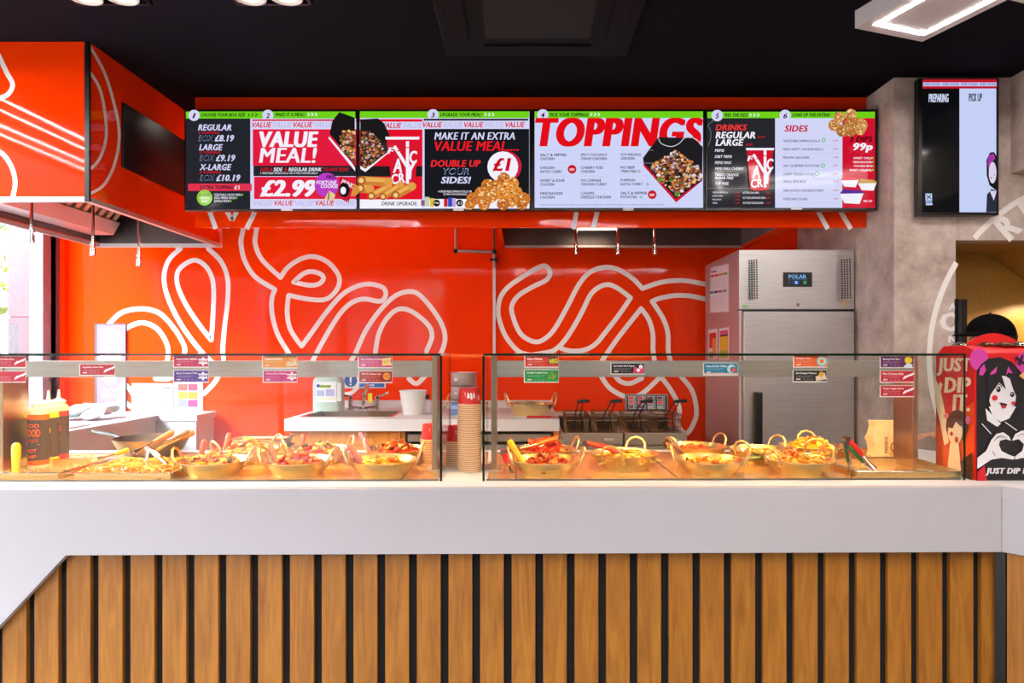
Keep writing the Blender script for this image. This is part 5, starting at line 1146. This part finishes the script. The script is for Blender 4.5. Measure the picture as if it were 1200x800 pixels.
def basket(pxc, w, lab, hx=0.):
    d0, d1 = 4.33, 4.66; xc = Xat(pxc, d0); z0, z1 = .812, .945; t = thing('fryer_basket', lab, 'fryer basket', (xc, (d0 + d1) / 2, z0), group='fryer baskets')
    b = B(); hw = w / 2; r = .0016
    def loop(z, k): return [(xc - hw * k, d0 + .02 * (1 - k) * 3, z), (xc + hw * k, d0 + .02 * (1 - k) * 3, z), (xc + hw * k, d1, z), (xc - hw * k, d1, z)]
    b.tube(loop(z1, 1), .003, WIRE, 6, True); b.tube(loop(z0, .9), .0025, WIRE, 6, True)
    for i in range(1, 5): z = z0 + (z1 - z0) * i / 5; b.tube(loop(z, .9 + .02 * i), r, WIRE, 4, True)
    n = 9
    for i in range(n + 1):
        k = i / n; a = xc - hw + 2 * hw * k; q = xc + (a - xc) * .9
        b.tube([(a, d0, z1), (q, d0 + .006, z0), (q, d1, z0), (a, d1, z1)], r, WIRE, 4)
    for i in range(12):
        y = d0 + (d1 - d0) * i / 11
        b.tube([(xc - hw, y, z1), (xc - hw * .9, y, z0), (xc + hw * .9, y, z0), (xc + hw, y, z1)], r, WIRE, 4)
    b.build('wire_basket', t, smooth=60)
    h_ = B(); xt = xc + hx
    for s in (-.018, .018): h_.tube([(xc + s * 1.8, d0 - .002, z0 + .03), (xc + s, d0 - .008, z1), (xt + s * .8, d0 - .1, z1 + .095)], .0042, BLACK, 6)
    h_.tube([(xt - .02, d0 - .1, z1 + .092), (xt + .02, d0 - .13, z1 + .1), (xt + .045, d0 - .15, z1 + .1)], [.009, .012, .011], BLACK, 8); h_.build('handle', t)
    B().tube([(xc - hw, d0 - .003, z1 - .035), (xc + hw, d0 - .003, z1 - .035)], .004, CHROME, 6).build('hook_bar', t)
basket(677, .15, 'fryer basket nearest the back worktop', .01); basket(711, .14, 'fryer basket second from the back worktop', .03); basket(746, .14, 'fryer basket third from the back worktop', .03); basket(784, .16, 'fryer basket nearest the fridge', .03)
p0, p1 = W(733, 484, 5.15), W(783, 462, 5.15); t = thing('timer_panel', 'grey electronic timer panel with red digits on the wall above the fryers', 'timer panel', ((p0.x + p1.x) / 2, 5.17, p0.z))
B().box(p0.x, p1.x, 5.15, YB, p0.z, p1.z, M('grey_panel', (150, 160, 166), .4)).build('housing', t, smooth=0, bevel=.006)
f = Flat(frontal(5.15), em=False); f.rect(734.5, 463.5, 781.5, 482, (36, 40, 46))
for r_ in range(3):
    for c_ in range(4):
        x, y = 736 + c_ * 11.2, 464 + r_ * 5.2; f.rect(x, y, x + 9.6, y + 4.6, (190, 202, 206)); f.disc(x + 8.2, y + 2.6, .8, (40, 70, 110))
f.rect(737, 479.4, 779, 482, (30, 30, 36)).rect(746, 480, 749, 481.6, (60, 90, 190)).rect(754, 480, 760, 481.6, (60, 90, 190)); f.build('print', t)
f = Flat(frontal(5.15), start=.006, em=True)
for r_ in range(3):
    for c_ in range(4):
        x, y = 736.8 + c_ * 11.2, 465 + r_ * 5.2; f.rect(x, y, x + 5, y + 2.2, (230, 30, 40) if (r_, c_) not in ((0, 2), (0, 3), (2, 0), (2, 1), (2, 2), (2, 3)) else (110, 40, 36))
f.build('digits', t)
# gas pipe and conduit
t = thing('gas_pipe', 'grey metal pipe with a joint running down the middle of the orange wall', 'pipe', (Xat(580, 5.15), 5.15, .98))
PIPE = M('pipe_steel', (176, 172, 172), .35, .7)
a, b_, c_ = W(534, 262, 5.15), W(534, 294, 5.15), W(579, 295, 5.15)
B().tube([Vector((a.x, 5.15, 2.5)), b_], .011, PIPE).tube([b_, c_], .011, PIPE).tube([Vector((c_.x, 5.15, 2.5)), c_ + Vector((0, 0, .01))], .008, M('brown_cable', (90, 60, 50), .5)).build('pipework', t)
B().ico(b_, (.02, .02, .02), BLACK, 2).build('joint', t); B().ico(c_, (.022, .022, .022), BLACK, 2).build('joint', t); B().cyl(c_ + Vector((-.03, 0, -.06)), c_ + Vector((.03, 0, -.06)), .012, BLACK).build('valve', t)
B().box(c_.x - .011, c_.x + .011, 5.17, YB, .98, c_.z - .01, M('white_conduit', (222, 216, 216), .4)).tube([c_, c_ - Vector((0, 0, .12))], .011, PIPE).build('conduit', t, smooth=0)

# ================================================================ fridge
fx0, fx1 = Xat(866, YF), Xat(1001, YF); fzt = Zat(292.5, YF)
FS = M('fridge_steel', (204, 200, 200), .36, .85, var=.14, scale=5, stretch=(1, 1, 30), bump=.02)
FSS = M('fridge_side_steel', (206, 190, 190), .45, .75, var=.1, scale=5, stretch=(1, 30, 1))
t = thing('upright_fridge', 'tall stainless commercial fridge with vents and small display, standing against the concrete wall', 'fridge', ((fx0 + fx1) / 2, 4.7, 0))
B().box(fx0, fx1, YF + .03, 5.08, .12, fzt, FSS).build('cabinet', t, smooth=0, bevel=.004)
zd = Zat(363, YF)
B().box(fx0, fx1, YF, YF + .03, zd + .004, fzt, FS).build('head_panel', t, smooth=0, bevel=.003)
dr = B().box(fx0 + .02, fx1 - .012, YF - .03, YF + .03, .16, zd - .012, FS).build('door', t, smooth=0, bevel=.006)
B().box(fx0, fx0 + .018, YF + .0, YF + .03, .12, zd - .004, FSS).box(fx1 - .01, fx1, YF, YF + .03, .12, zd - .004, BLACK).box(fx0, fx1, YF + .004, YF + .03, zd - .012, zd + .004, BLACK).build('door_seal', t, smooth=0)
hx0_, hx1_ = Xat(883.5, 4.24), Xat(892.5, 4.24); B().box(hx0_, hx1_, 4.215, YF - .028, Zat(528, 4.24), Zat(459, 4.24), BLACK).build('handle', dr, smooth=0, bevel=.008)
f = Flat(frontal(YF)); 
for bx in (877, 982.5):
    for i in range(4):
        for j in range(17): f.rect(bx + i * 2.4, 304.6 + j * 2.75, bx + i * 2.4 + 1.7, 304.6 + j * 2.75 + 1.9, (20, 18, 18))
f.build('vent_grille', t)
B().box(Xat(917.5, YF), Xat(951.5, YF), YF - .006, YF, Zat(336, YF), Zat(319, YF), BLACK).build('controller', t, smooth=0, bevel=.004)
f = Flat(frontal(YF - .006), em=True); f.txt('POLAR', 924, 321.6, 945, 326.4, (120, 180, 230), .04).rect(924, 327.2, 945, 328, (70, 90, 120)).rect(928, 329, 937, 333, (30, 60, 150)).txt('3', 931, 329.4, 934.5, 332.6, (200, 226, 255), .03).rect(941, 329, 945, 333.2, (60, 140, 80)).rect(924, 329, 925.6, 333.4, (80, 80, 86)).build('display', t)
f = Flat(frontal(YF)); f.rect(988, 352, 991, 358.6, (216, 176, 110)).build('sticker', t); f = Flat(frontal(YF)); f.rect(870, 357, 876, 360.6, (120, 190, 120)).build('sticker', t); f = Flat(frontal(YF)); f.disc(935, 357, 2.2, (150, 110, 112)).build('lock', t)
for s in (fx0 + .06, fx1 - .06):
    for y in (4.36, 5.02): B().cyl((s, y, 0), (s, y, .12), .025, BLACK).build('foot', t)
def sheet(x0, y0a, y0b, x1, y1a, y1b, lab, draw, name='paper_notice'):
    """paper stuck on the fridge side: pixel corners"""
    fr = side(fx0, -1); P_ = [fr(x0, y0a, .0), fr(x0, y0b, .0), fr(x1, y1b, .0), fr(x1, y1a, .0)]
    t = thing(name, lab, 'notice', tuple(P_[1]), group='notices on the fridge side')
    B().prism(P_, (-.0012, 0, 0), PR((236, 228, 232))).build('sheet', t, smooth=0)
    f = Flat(lambda u, v, k: (P_[0].lerp(P_[3], u)).lerp(P_[1].lerp(P_[2], u), v) + Vector((-.0012 - k, 0, 0))); draw(f); f.build('print', t)
def dr1(f):
    f.rect(.06, .09, .36, .12, (90, 90, 110))
    for y in (.17, .53):
        for i, c in enumerate(((206, 60, 60), (196, 50, 70), (226, 140, 60), (120, 170, 90)) if y < .4 else ((70, 140, 150), (80, 60, 130), (200, 70, 140), (130, 150, 150))): f.rect(.05 + i * .235, y, .25 + i * .235, y + .05, c)
        for k in range(7): f.rect(.05, y + .09 + k * .032, .9, y + .096 + k * .032, (206, 200, 206))
sheet(832.5, 313.5, 366.5, 854, 309, 365, 'white notice with rows of coloured squares, upper paper on the fridge side', dr1)
sheet(830, 386.5, 421, 840.5, 385, 421, 'red and orange leaflet on the fridge side, farther of two', lambda f: f.rect(.15, .12, .9, .62, (214, 40, 50)).rect(.5, .3, .9, .9, (240, 160, 50)).rect(.15, .75, .6, .95, (130, 150, 90)))
sheet(843, 385, 421, 854.5, 383, 421, 'yellow leaflet with black and pink heading on the fridge side, nearer of two', lambda f: f.rect(.1, .08, .9, .96, (246, 200, 40)).rect(.1, .08, .9, .22, (226, 80, 140)).rect(.1, .22, .9, .27, (30, 26, 26)).rect(.1, .72, .9, .96, (176, 190, 60)))

# ================================================================ street side worktops, papers and posters
SIDEW = M('side_white', (176, 176, 181), .45, var=.03, scale=4)
t = thing('side_worktop', 'white side counter running along the street window and round to the orange wall', 'kitchen counter', (-3.0, 4.5, 0))
B().box(-3.5, -2.66, 3.35, 5.17, .85, .89, SIDEW).box(-2.66, -2.375, 4.86, 5.17, .85, .892, SIDEW).build('worktop', t, smooth=0)
B().box(-3.45, -2.675, 3.4, 4.86, .1, .85, SIDEW).box(-3.45, -2.385, 4.87, 5.15, .1, .85, SIDEW).build('cabinet', t, smooth=0)
B().box(-3.4, -2.72, 3.45, 5.1, 0, .1, BLACK).build('plinth', t, smooth=0)
t = thing('plastic_bag', 'crumpled pale blue plastic bag on the white side counter', 'plastic bag', (-2.98, 4.55, .89))
b = B()
for i in range(9): b.ico((-3.0 + random.uniform(-.13, .12), 4.5 + random.uniform(-.1, .2), .935 + random.uniform(0, .03)), (random.uniform(.06, .1), random.uniform(.05, .08), random.uniform(.02, .04)), M('blue_film', (206, 236, 236), .25, var=.2, scale=9) if i % 3 else PLWHITE, 2, Euler((random.uniform(-.4, .4), random.uniform(-.4, .4), random.uniform(0, 6))), .08)
b.build('bag', t, smooth=50)
t = thing('oven_tray', 'flat steel tray lying on the white side counter in front of the plastic bag', 'tray', (-2.85, 3.95, .89))
B().box(-3.05, -2.72, 3.7, 4.2, .891, .9, STEEL).box(-3.05, -2.72, 3.7, 3.705, .9, .91, STEEL).box(-3.05, -2.72, 4.195, 4.2, .9, .91, STEEL).build('tray', t, smooth=0, bevel=.002)
GREYF = PR((96, 100, 116))
def halal(f):
    f.rect(113.6, 380.6, 147, 432, (142, 104, 116)).txt('PROUDLY', 121, 384.5, 139, 387, (250, 214, 222), .02).txt('ALL OUR CHICKEN IS', 119, 388.5, 141, 391, (250, 220, 226), .02).txt('HALAL', 118.5, 393, 144.5, 399, (252, 246, 248), .06)
    f.disc(122, 403, 3.4, (248, 226, 232)).disc(126, 408, 8, (176, 160, 184), ry=3).disc(138, 408, 5, (176, 160, 184), ry=3).txt('100% CERTIFIED', 126, 401, 143, 403, (250, 226, 232), .02).rect(117, 415, 143, 430, (230, 190, 204))
sign(112, 379, 148.5, 434, 'halal_poster', 'pink poster lettered HALAL in a grey frame on the orange wall', 'poster', halal, (62, 64, 74), thick=.012)
def cctv(f):
    f.rect(113.6, 437, 147, 490, (142, 104, 116)).poly([(147, 442), (147, 490), (122, 490), (136, 470), (140, 452)], (196, 190, 204)).disc(129, 444, 7.5, (250, 246, 248), ry=6).disc(129.5, 444.5, 3, (176, 180, 190)).txt('CCTV', 119, 455.5, 142, 462.5, (252, 248, 248), .06).txt('IN OPERATION', 119, 463.5, 141, 465.8, (250, 236, 240), .03).txt('24 HOURS', 124, 470.5, 140, 474.5, (250, 246, 248), .03).rect(114, 478, 147, 490, (236, 238, 242))
sign(112, 435.5, 148.5, 491, 'cctv_poster', 'pink and grey poster lettered CCTV in a grey frame below the HALAL one', 'poster', cctv, (62, 64, 74), thick=.012)
def menu1(f):
    for i in range(8): f.rect(158, 455 + i * 3.2, 158 + random.uniform(18, 26), 455.8 + i * 3.2, (186, 190, 206)); f.rect(190, 455 + i * 3.2, 200, 455.7 + i * 3.2, (96, 100, 114))
    f.rect(191.5, 453.4, 200, 455.4, (110, 120, 140)).rect(184.6, 464, 188.6, 470, (150, 154, 164))
sign(154.5, 449, 203.5, 483.6, 'notice_sheet', 'white printed notice sheet standing above the white counter, left of the coloured one', 'notice', menu1, (178, 180, 186), thick=.003)
def menu2(f):
    for i, (c1, c2) in enumerate((((196, 76, 66), (186, 56, 80)), ((206, 140, 50), (200, 126, 36)), ((120, 122, 136), (196, 56, 104)))): f.rect(208.5, 449.6 + i * 9.4, 219.6, 457.6 + i * 9.4, c1).rect(220.6, 449.6 + i * 9.4, 231.6, 457.6 + i * 9.4, c2)
sign(204.2, 446.5, 238, 483.6, 'notice_sheet', 'white sheet with six coloured blocks standing above the white counter', 'notice', menu2, (178, 180, 186), thick=.003)

# ================================================================ cardboard dip display
dx0 = CU(1143, .115); dv0 = .115; dd = .215; dw = .27; zb_, ztp = CTOP, 1.372
t = thing('dip_display', 'tall red cardboard display box printed JUST DIP IT, at the end of the counter', 'display box', tuple(CF @ Vector((dx0 + dw / 2, dv0 + dd / 2, CTOP))), ROTC)
DRED = M('red_display_card', (214, 18, 22), .38, var=.04)
nz = 8
sidep = [(dx0, dv0, zb_), (dx0, dv0 + dd, zb_), (dx0, dv0 + dd, ztp - .03)] + [(dx0, dv0 + dd - .045, ztp + .006), (dx0, dv0 + .05, ztp + .006), (dx0, dv0 + .012, ztp - .008), (dx0, dv0, ztp - .02)]
B(CF).prism(sidep, (dw, 0, 0), DRED).build('box', t, smooth=0, bevel=.0015)
hdp = [(dx0 + .06 + .3 * i / 12, dv0 + dd - .02, ztp - .03 + .085 * math.sin(PI * (i + .6) / 13)) for i in range(13)]
B(CF).prism([(dx0 + .02, dv0 + dd - .02, ztp - .05)] + hdp + [(dx0 + dw + .08, dv0 + dd - .02, ztp - .05)], (0, .006, 0), DRED).build('header_card', t, smooth=0)
# side print
def sf(x, y, k):
    d = Dc(x, 0); u = dx0; 
    # pixel ray meets the plane u = dx0
    a = (x - CX) / F; v = None
    Y = (u * math.cos(ROTC) + (0) ) / 1
    # world point (u c - v s, CV + u s + v c): X = a Y
    c, s = math.cos(ROTC), math.sin(ROTC); v = (u * c - a * (CV + u * s)) / (s + a * c)
    q = CF @ Vector((u, v, 0)); return W(x, y, q.y) + Vector((-k, 0, 0))
f = Flat(sf)
CRE = (246, 226, 196)
f.poly([(1097, 500), (1142, 470), (1142, 563), (1097, 554)], (232, 84, 20))
f.txt('JUST', 1098, 419, 1139, 440, CRE, .08, .12).txt('DIP', 1107, 442, 1139, 460, CRE, .08, .1).txt('IT.', 1117, 462, 1138, 482, CRE, .08, .1)
f.poly([(1097, 440), (1101, 452), (1103, 447), (1106, 450), (1104, 458), (1112, 500), (1113, 518), (1108, 522), (1103, 495), (1097, 470)], CRE)
f.disc(1123, 499, 13, (86, 40, 30), ry=19).disc(1121, 506, 8.5, CRE, ry=15).poly([(1112, 500), (1118, 486), (1130, 488), (1128, 500), (1122, 494), (1118, 502)], (86, 40, 30)).disc(1117, 508, 1.8, (206, 30, 30), ry=2.6).disc(1123, 515, 2.2, (190, 40, 30), ry=3.4)
f.disc(1111, 487, 3, (232, 130, 140)).disc(1137, 492, 3, (232, 110, 170), ry=5).poly([(1116, 519), (1126, 519), (1130, 562), (1112, 558)], CRE).poly([(1128, 540), (1142, 530), (1142, 563), (1130, 562)], (60, 28, 22))
f.build('side_print', t)
# front print
ff = lambda x, y, k: CW(x, y, dv0) + Vector((0, -k, 0))
f = Flat(ff, eps=.0003); xr = 1143 + dw * F / Dc(1150, dv0)
WH = (226, 222, 226); PK = (206, 60, 160)
f.poly([(1143.6, 470), (1143.6, 564), (xr - 1, 564.5), (xr - 1, 470)], (196, 14, 26))
f.disc(1147, 421, 11, PK, ry=13).disc(1204, 425, 14, PK, ry=14)
hair = [(1144, 560), (1144, 434), (1150, 426), (1158, 420), (1172, 418), (1186, 424), (1198, 438), (1206, 460), (1206, 500), (1230, 520), (1230, 564), (1144, 564)]
f.poly(hair, (16, 14, 16)); f.poly([(1148, 432), (1153, 426), (1155, 434), (1151, 440), (1147, 439)], PK).poly([(1160, 437), (1168, 429), (1167, 436), (1160, 441)], PK).poly([(1178, 440), (1181, 429), (1189, 442), (1184, 446), (1181, 436)], PK)
f.disc(1174, 463, 16, WH, ry=23)
f.poly([(1158, 476), (1190, 476), (1182, 490), (1172, 494), (1163, 488)], WH).poly([(1154, 478), (1164, 488), (1172, 496), (1168, 500), (1156, 492)], WH)
f.poly([(1172, 436), (1178, 456), (1170, 448), (1160, 462), (1156, 480), (1156, 440)], (16, 14, 16)).poly([(1180, 436), (1186, 455), (1192, 470), (1196, 440)], (16, 14, 16))
f.disc(1169, 456, 2.6, (20, 20, 24), ry=3.4).disc(1185, 462, 2.4, (20, 20, 24), ry=3.2).disc(1168.4, 455, .9, WH).disc(1184.6, 461, .8, WH)
f.stroke([(1164, 451), (1169, 450), (1173, 453)], .9, (20, 18, 20)); f.disc(1164.5, 466, 3.3, (206, 20, 30)).disc(1186, 472, 2.2, (206, 20, 30))
f.poly([(1170, 471), (1179, 473), (1177, 478), (1173, 478)], (30, 14, 16)).poly([(1172, 474), (1178, 475), (1176, 478), (1174, 478)], (206, 30, 40))
f.stroke([(1149, 496), (1160, 508)], 1.1, WH, smooth=False).stroke([(1176, 494), (1190, 504)], 1.1, WH, smooth=False)
f.poly([(1143.6, 549), (1143.6, 536), (1154, 528), (1160, 515), (1166, 508), (1174, 506), (1181, 511), (1183, 516), (1177, 514), (1170, 516), (1169, 521), (1172, 528), (1180, 532), (1188, 535), (1186, 538), (1172, 536), (1160, 538)], WH)
f.poly([(1184, 516), (1188, 508), (1196, 504), (1206, 506), (1214, 515), (1222, 530), (1222, 548), (1210, 536), (1196, 536), (1188, 538), (1188, 534), (1196, 528), (1198, 520), (1192, 514)], WH)
for q in ([(1166, 512), (1172, 510), (1178, 513)], [(1163, 516), (1168, 512), (1174, 512)], [(1190, 511), (1196, 508), (1202, 511)], [(1161, 528), (1165, 534)]): f.stroke(q, .7, (60, 56, 60))
f.poly([(1143.6, 564), (1143.6, 552), (1152, 545), (1155, 564)], (196, 14, 26)); f.txt('JUST DIP IT', 1153, 547.5, 1206, 556.5, WH, .075, .2)
f.poly([(1192, 440), (1204, 430), (1216, 440), (1208, 452)], (226, 178, 110)); f.disc(1201, 441, 3.4, (170, 84, 30), ry=2.4); f.stroke([(1188, 418), (1198, 426)], 3, (16, 14, 16), smooth=False).stroke([(1196, 416), (1192, 428)], 3, (16, 14, 16), smooth=False)
f.build('front_print', t)
# foil sachets on the box
FOIL = M('foil', (206, 196, 186), .18, 1., var=.3, scale=12, bump=.4)
for i, (px, w_, lab) in enumerate(((1126, .05, 'silver foil sachet on the display box, farthest along the row'), (1147, .06, 'silver brown foil sachet on the display box, second of the row'), (1166, .06, 'brown foil sachet on the display box, third of the row'), (1185, .055, 'silver foil sachet on the display box, nearest the header end'))):
    v = dv0 + (.15, .06, .05, .05)[i]; u = CU(px, v); zz = ztp + .006; u = max(u, dx0 + .03 + .055 * i)
    s_ = thing('foil_sachet', lab, 'sachet', tuple(CF @ Vector((u, v, zz))), ROTC, group='foil dip sachets')
    bb = B(CF); n_ = 7
    vv = [(u - w_ / 2 + w_ * a / (n_ - 1), v - .022 + .044 * c / 4, zz + .002 + .012 * math.sin(PI * a / (n_ - 1)) ** .5 * math.sin(PI * c / 4) ** .7 + random.uniform(0, .0015)) for a in range(n_) for c in range(5)]
    vb_ = [(q[0], q[1], zz + .0003) for q in vv]; N_ = len(vv)
    fs = [(a * 5 + c, (a + 1) * 5 + c, (a + 1) * 5 + c + 1, a * 5 + c + 1) for a in range(n_ - 1) for c in range(4)]
    bb.add(vv + vb_, fs + [tuple(reversed([k_ + N_ for k_ in q])) for q in fs] + [(a * 5, a * 5 + N_, (a + 1) * 5 + N_, (a + 1) * 5) for a in range(n_ - 1)] + [(a * 5 + 4, (a + 1) * 5 + 4, (a + 1) * 5 + 4 + N_, a * 5 + 4 + N_) for a in range(n_ - 1)] + [(c, c + 1, c + 1 + N_, c + N_) for c in range(4)], FOIL if i in (0, 3) else M('brown_foil', (120, 70, 44), .2, .8, var=.5, scale=20, bump=.4))
    bb.build('packet', s_, smooth=50)

# ================================================================ the person behind the display
pxp, pyp = Xat(1158, 3.4), 3.4; top = Zat(367.5, 3.4)
SHIRT = M('black_shirt', (20, 20, 23), .8, var=.2, scale=40); TROU = M('black_trousers', (24, 24, 28), .85, var=.2, scale=30); HAIR = M('dark_hair', (22, 16, 14), .6, var=.3, scale=40, stretch=(1, 1, .2))
H = top - .02; per = None
def skin_obj(name, verts, edges, rad, m, parent=None, sub=2, loc=None):
    me = bpy.data.meshes.new(name); me.from_pydata(verts, edges, []); o = bpy.data.objects.new(name, me); COL.objects.link(o); me.materials.append(m)
    md = o.modifiers.new('skin', 'SKIN'); md.use_smooth_shade = True; md.branch_smoothing = .6
    for i, v in enumerate(o.data.skin_vertices[0].data): r_ = rad[i]; v.radius = r_ if isinstance(r_, tuple) else (r_, r_); v.use_root = i == 0
    s2 = o.modifiers.new('subdivision', 'SUBSURF'); s2.levels = sub; s2.render_levels = sub
    if parent: o.parent = parent
    if loc: o.location = loc
    return o
k_ = H / 1.56
# body faces -X; coordinates relative to the feet; x forward = negative
V_ = [(0, 0, .86), (0, 0, 1.0), (.01, 0, 1.14), (.0, 0, 1.26), (-.005, 0, 1.325), (-.02, 0, 1.39), (-.025, 0, 1.46), (-.02, 0, 1.52)]
E_ = [(0, 1), (1, 2), (2, 3), (3, 4), (4, 5), (5, 6), (6, 7)]; Rd = [(.12, .13), (.10, .12), (.10, .14), (.09, .13), .05, (.068, .06), (.088, .072), (.075, .065)]
def limb(start, pts, rs):
    a = start
    for p_, r_ in zip(pts, rs): V_.append(p_); Rd.append(r_); E_.append((a, len(V_) - 1)); a = len(V_) - 1
    return a
for s in (-1, 1):
    limb(0, [(0, s * .09, .80), (-.01, s * .095, .45), (.02, s * .095, .09), (-.03, s * .1, .045), (-.13, s * .105, .03)], [.085, .055, .042, .04, .032])
    w_ = limb(3, [(.0, s * .15, 1.255), (.02, s * .19, 1.02), (-.17, s * .17, .93)], [.05, .042, .028])
    hx_, hy_, hz_ = V_[w_]
    pl = limb(w_, [(hx_ - .07, hy_ - s * .015, hz_ + .0)], [(.03, .014)])
    for q, L in ((-.026, .06), (-.009, .07), (.009, .066), (.025, .05)):
        limb(pl, [(hx_ - .08, hy_ - s * .015 + q, hz_), (hx_ - .08 - L * .6, hy_ - s * .015 + q * 1.1, hz_ - .01), (hx_ - .08 - L, hy_ - s * .015 + q * 1.1, hz_ - .028)], [.0095, .0085, .007])
    limb(w_, [(hx_ - .035, hy_ - s * .045, hz_ + .002), (hx_ - .075, hy_ - s * .062, hz_ - .012)], [.011, .009])
V_ = [(a * k_, b2 * k_, c2 * k_) for a, b2, c2 in V_]; Rd = [tuple(q * k_ for q in r_) if isinstance(r_, tuple) else r_ * k_ for r_ in Rd]
raw = skin_obj('person_body', V_, E_, Rd, SKIN, None, 2)
bpy.context.view_layer.update()
bme = bpy.data.meshes.new_from_object(raw.evaluated_get(bpy.context.evaluated_depsgraph_get())); bpy.data.objects.remove(raw)
hb = B(); hb.add([tuple(v.co) for v in bme.vertices], [tuple(p_.vertices) for p_ in bme.polygons], SKIN)
for c2, s2 in (((0, 0, 1.458), (.096, .076, .098)), ((-.036, 0, 1.405), (.058, .054, .062)), ((-.06, 0, 1.36), (.03, .028, .022)), ((-.1, 0, 1.428), (.022, .013, .016)), ((-.092, 0, 1.45), (.012, .01, .024)), ((.008, .077, 1.435), (.02, .012, .03)), ((.008, -.077, 1.435), (.02, .012, .03)), ((0, 0, 1.35), (.052, .05, .09))):
    hb.ico(tuple(q * k_ for q in c2), tuple(q * k_ for q in s2), SKIN, 3)
per = mesh_obj('person', hb.V, hb.Fc, hb.mats, hb.I, None, 60, (0, 0, 0)); per.location = (pxp + .02, pyp, 0)
rm_ = per.modifiers.new('surface', 'REMESH'); rm_.mode = 'VOXEL'; rm_.voxel_size = .0055; rm_.use_smooth_shade = True
sm_ = per.modifiers.new('smooth', 'SMOOTH'); sm_.factor = .5; sm_.iterations = 4
props(per, 'person in a black cap standing behind the cardboard display, facing the street side', 'person'); PM[per.name] = Matrix.Translation((pxp + .02, pyp, 0))
def cloth(name, idx_pts, edges, rad, m): return skin_obj(name, [(a * k_, b2 * k_, c2 * k_) for a, b2, c2 in idx_pts], edges, [tuple(q * k_ for q in r_) if isinstance(r_, tuple) else r_ * k_ for r_ in rad], m, per, 2)
cloth('shirt', [(0, 0, .74), (0, 0, 1.0), (.01, 0, 1.14), (0, 0, 1.27), (-.003, 0, 1.32), (0, -.155, 1.255), (.018, -.19, 1.07), (0, .155, 1.255), (.018, .19, 1.07)], [(0, 1), (1, 2), (2, 3), (3, 4), (3, 5), (5, 6), (3, 7), (7, 8)], [(.135, .145), (.115, .135), (.115, .155), (.1, .14), .062, .062, .055, .062, .055], SHIRT)
cloth('trousers', [(0, 0, 1.0), (0, 0, .86), (0, -.092, .76), (-.01, -.096, .45), (.02, -.096, .1), (0, .092, .76), (-.01, .096, .45), (.02, .096, .1)], [(0, 1), (1, 2), (2, 3), (3, 4), (1, 5), (5, 6), (6, 7)], [(.13, .14), (.125, .14), .1, .068, .055, .1, .068, .055], TROU)
for s in (-1, 1):
    c_ = Vector((pxp + .02, pyp, 0)); B().ico(c_ + Vector((-.06, s * .1, .04)) * k_, (.135 * k_, .05 * k_, .045 * k_), BLACK, 3).build('shoe', per)
    B().ico(c_ + Vector((-.083, s * .033, 1.452)) * k_, (.012, .013, .009), M('eye', (240, 238, 234), .2), 2).ico(c_ + Vector((-.0925, s * .033, 1.452)) * k_, (.005, .006, .006), BLACK, 2).build('eye', per)
c_ = Vector((pxp + .02, pyp, 0))
B().tube([c_ + Vector((-.085, -.024, 1.392)) * k_, c_ + Vector((-.0935, 0, 1.39)) * k_, c_ + Vector((-.085, .024, 1.392)) * k_], [.003, .006, .003], M('lips', (170, 90, 84), .4)).build('mouth', per)
B().ico(c_ + Vector((.03, 0, 1.462)) * k_, (.084, .083, .092), HAIR, 3).build('hair', per)
cz = top - .115; cb = B(); CAP = M('black_cap', (5, 5, 6), .9, var=.2, scale=50, spec=.1)
prof = [(.108, 0)] + [(.108 * math.cos(a * PI / 16), .015 + .1 * math.sin(a * PI / 16)) for a in range(0, 9)]
cb.lathe(prof, (pxp + .01, pyp, cz), CAP, seg=32); cb.ico((pxp + .01, pyp, top), .008, CAP, 1)
cb.build('cap', per, smooth=60)
cb = B(); n_ = 11
top_ = []; bot_ = []
for i in range(n_):
    a = R(-58 + 116 * i / (n_ - 1)); r1 = .106; r2 = .106 + .07 * math.cos(a * 1.5)
    for r_, dz in ((r1, .012), (r2, -.004)): top_.append((pxp + .01 - r_ * math.cos(a), pyp + r_ * math.sin(a), cz + dz + .012))
bot_ = [(x_, y_, z_ - .006) for x_, y_, z_ in top_]; N_ = len(top_)
fs = [(2 * i, 2 * i + 1, 2 * i + 3, 2 * i + 2) for i in range(n_ - 1)]
cb.add(top_ + bot_, fs + [tuple(reversed([q + N_ for q in f_])) for f_ in fs] + [(2 * i + 1, 2 * i + 1 + N_, 2 * i + 3 + N_, 2 * i + 3) for i in range(n_ - 1)], CAP); cb.build('cap_brim', per, smooth=50)
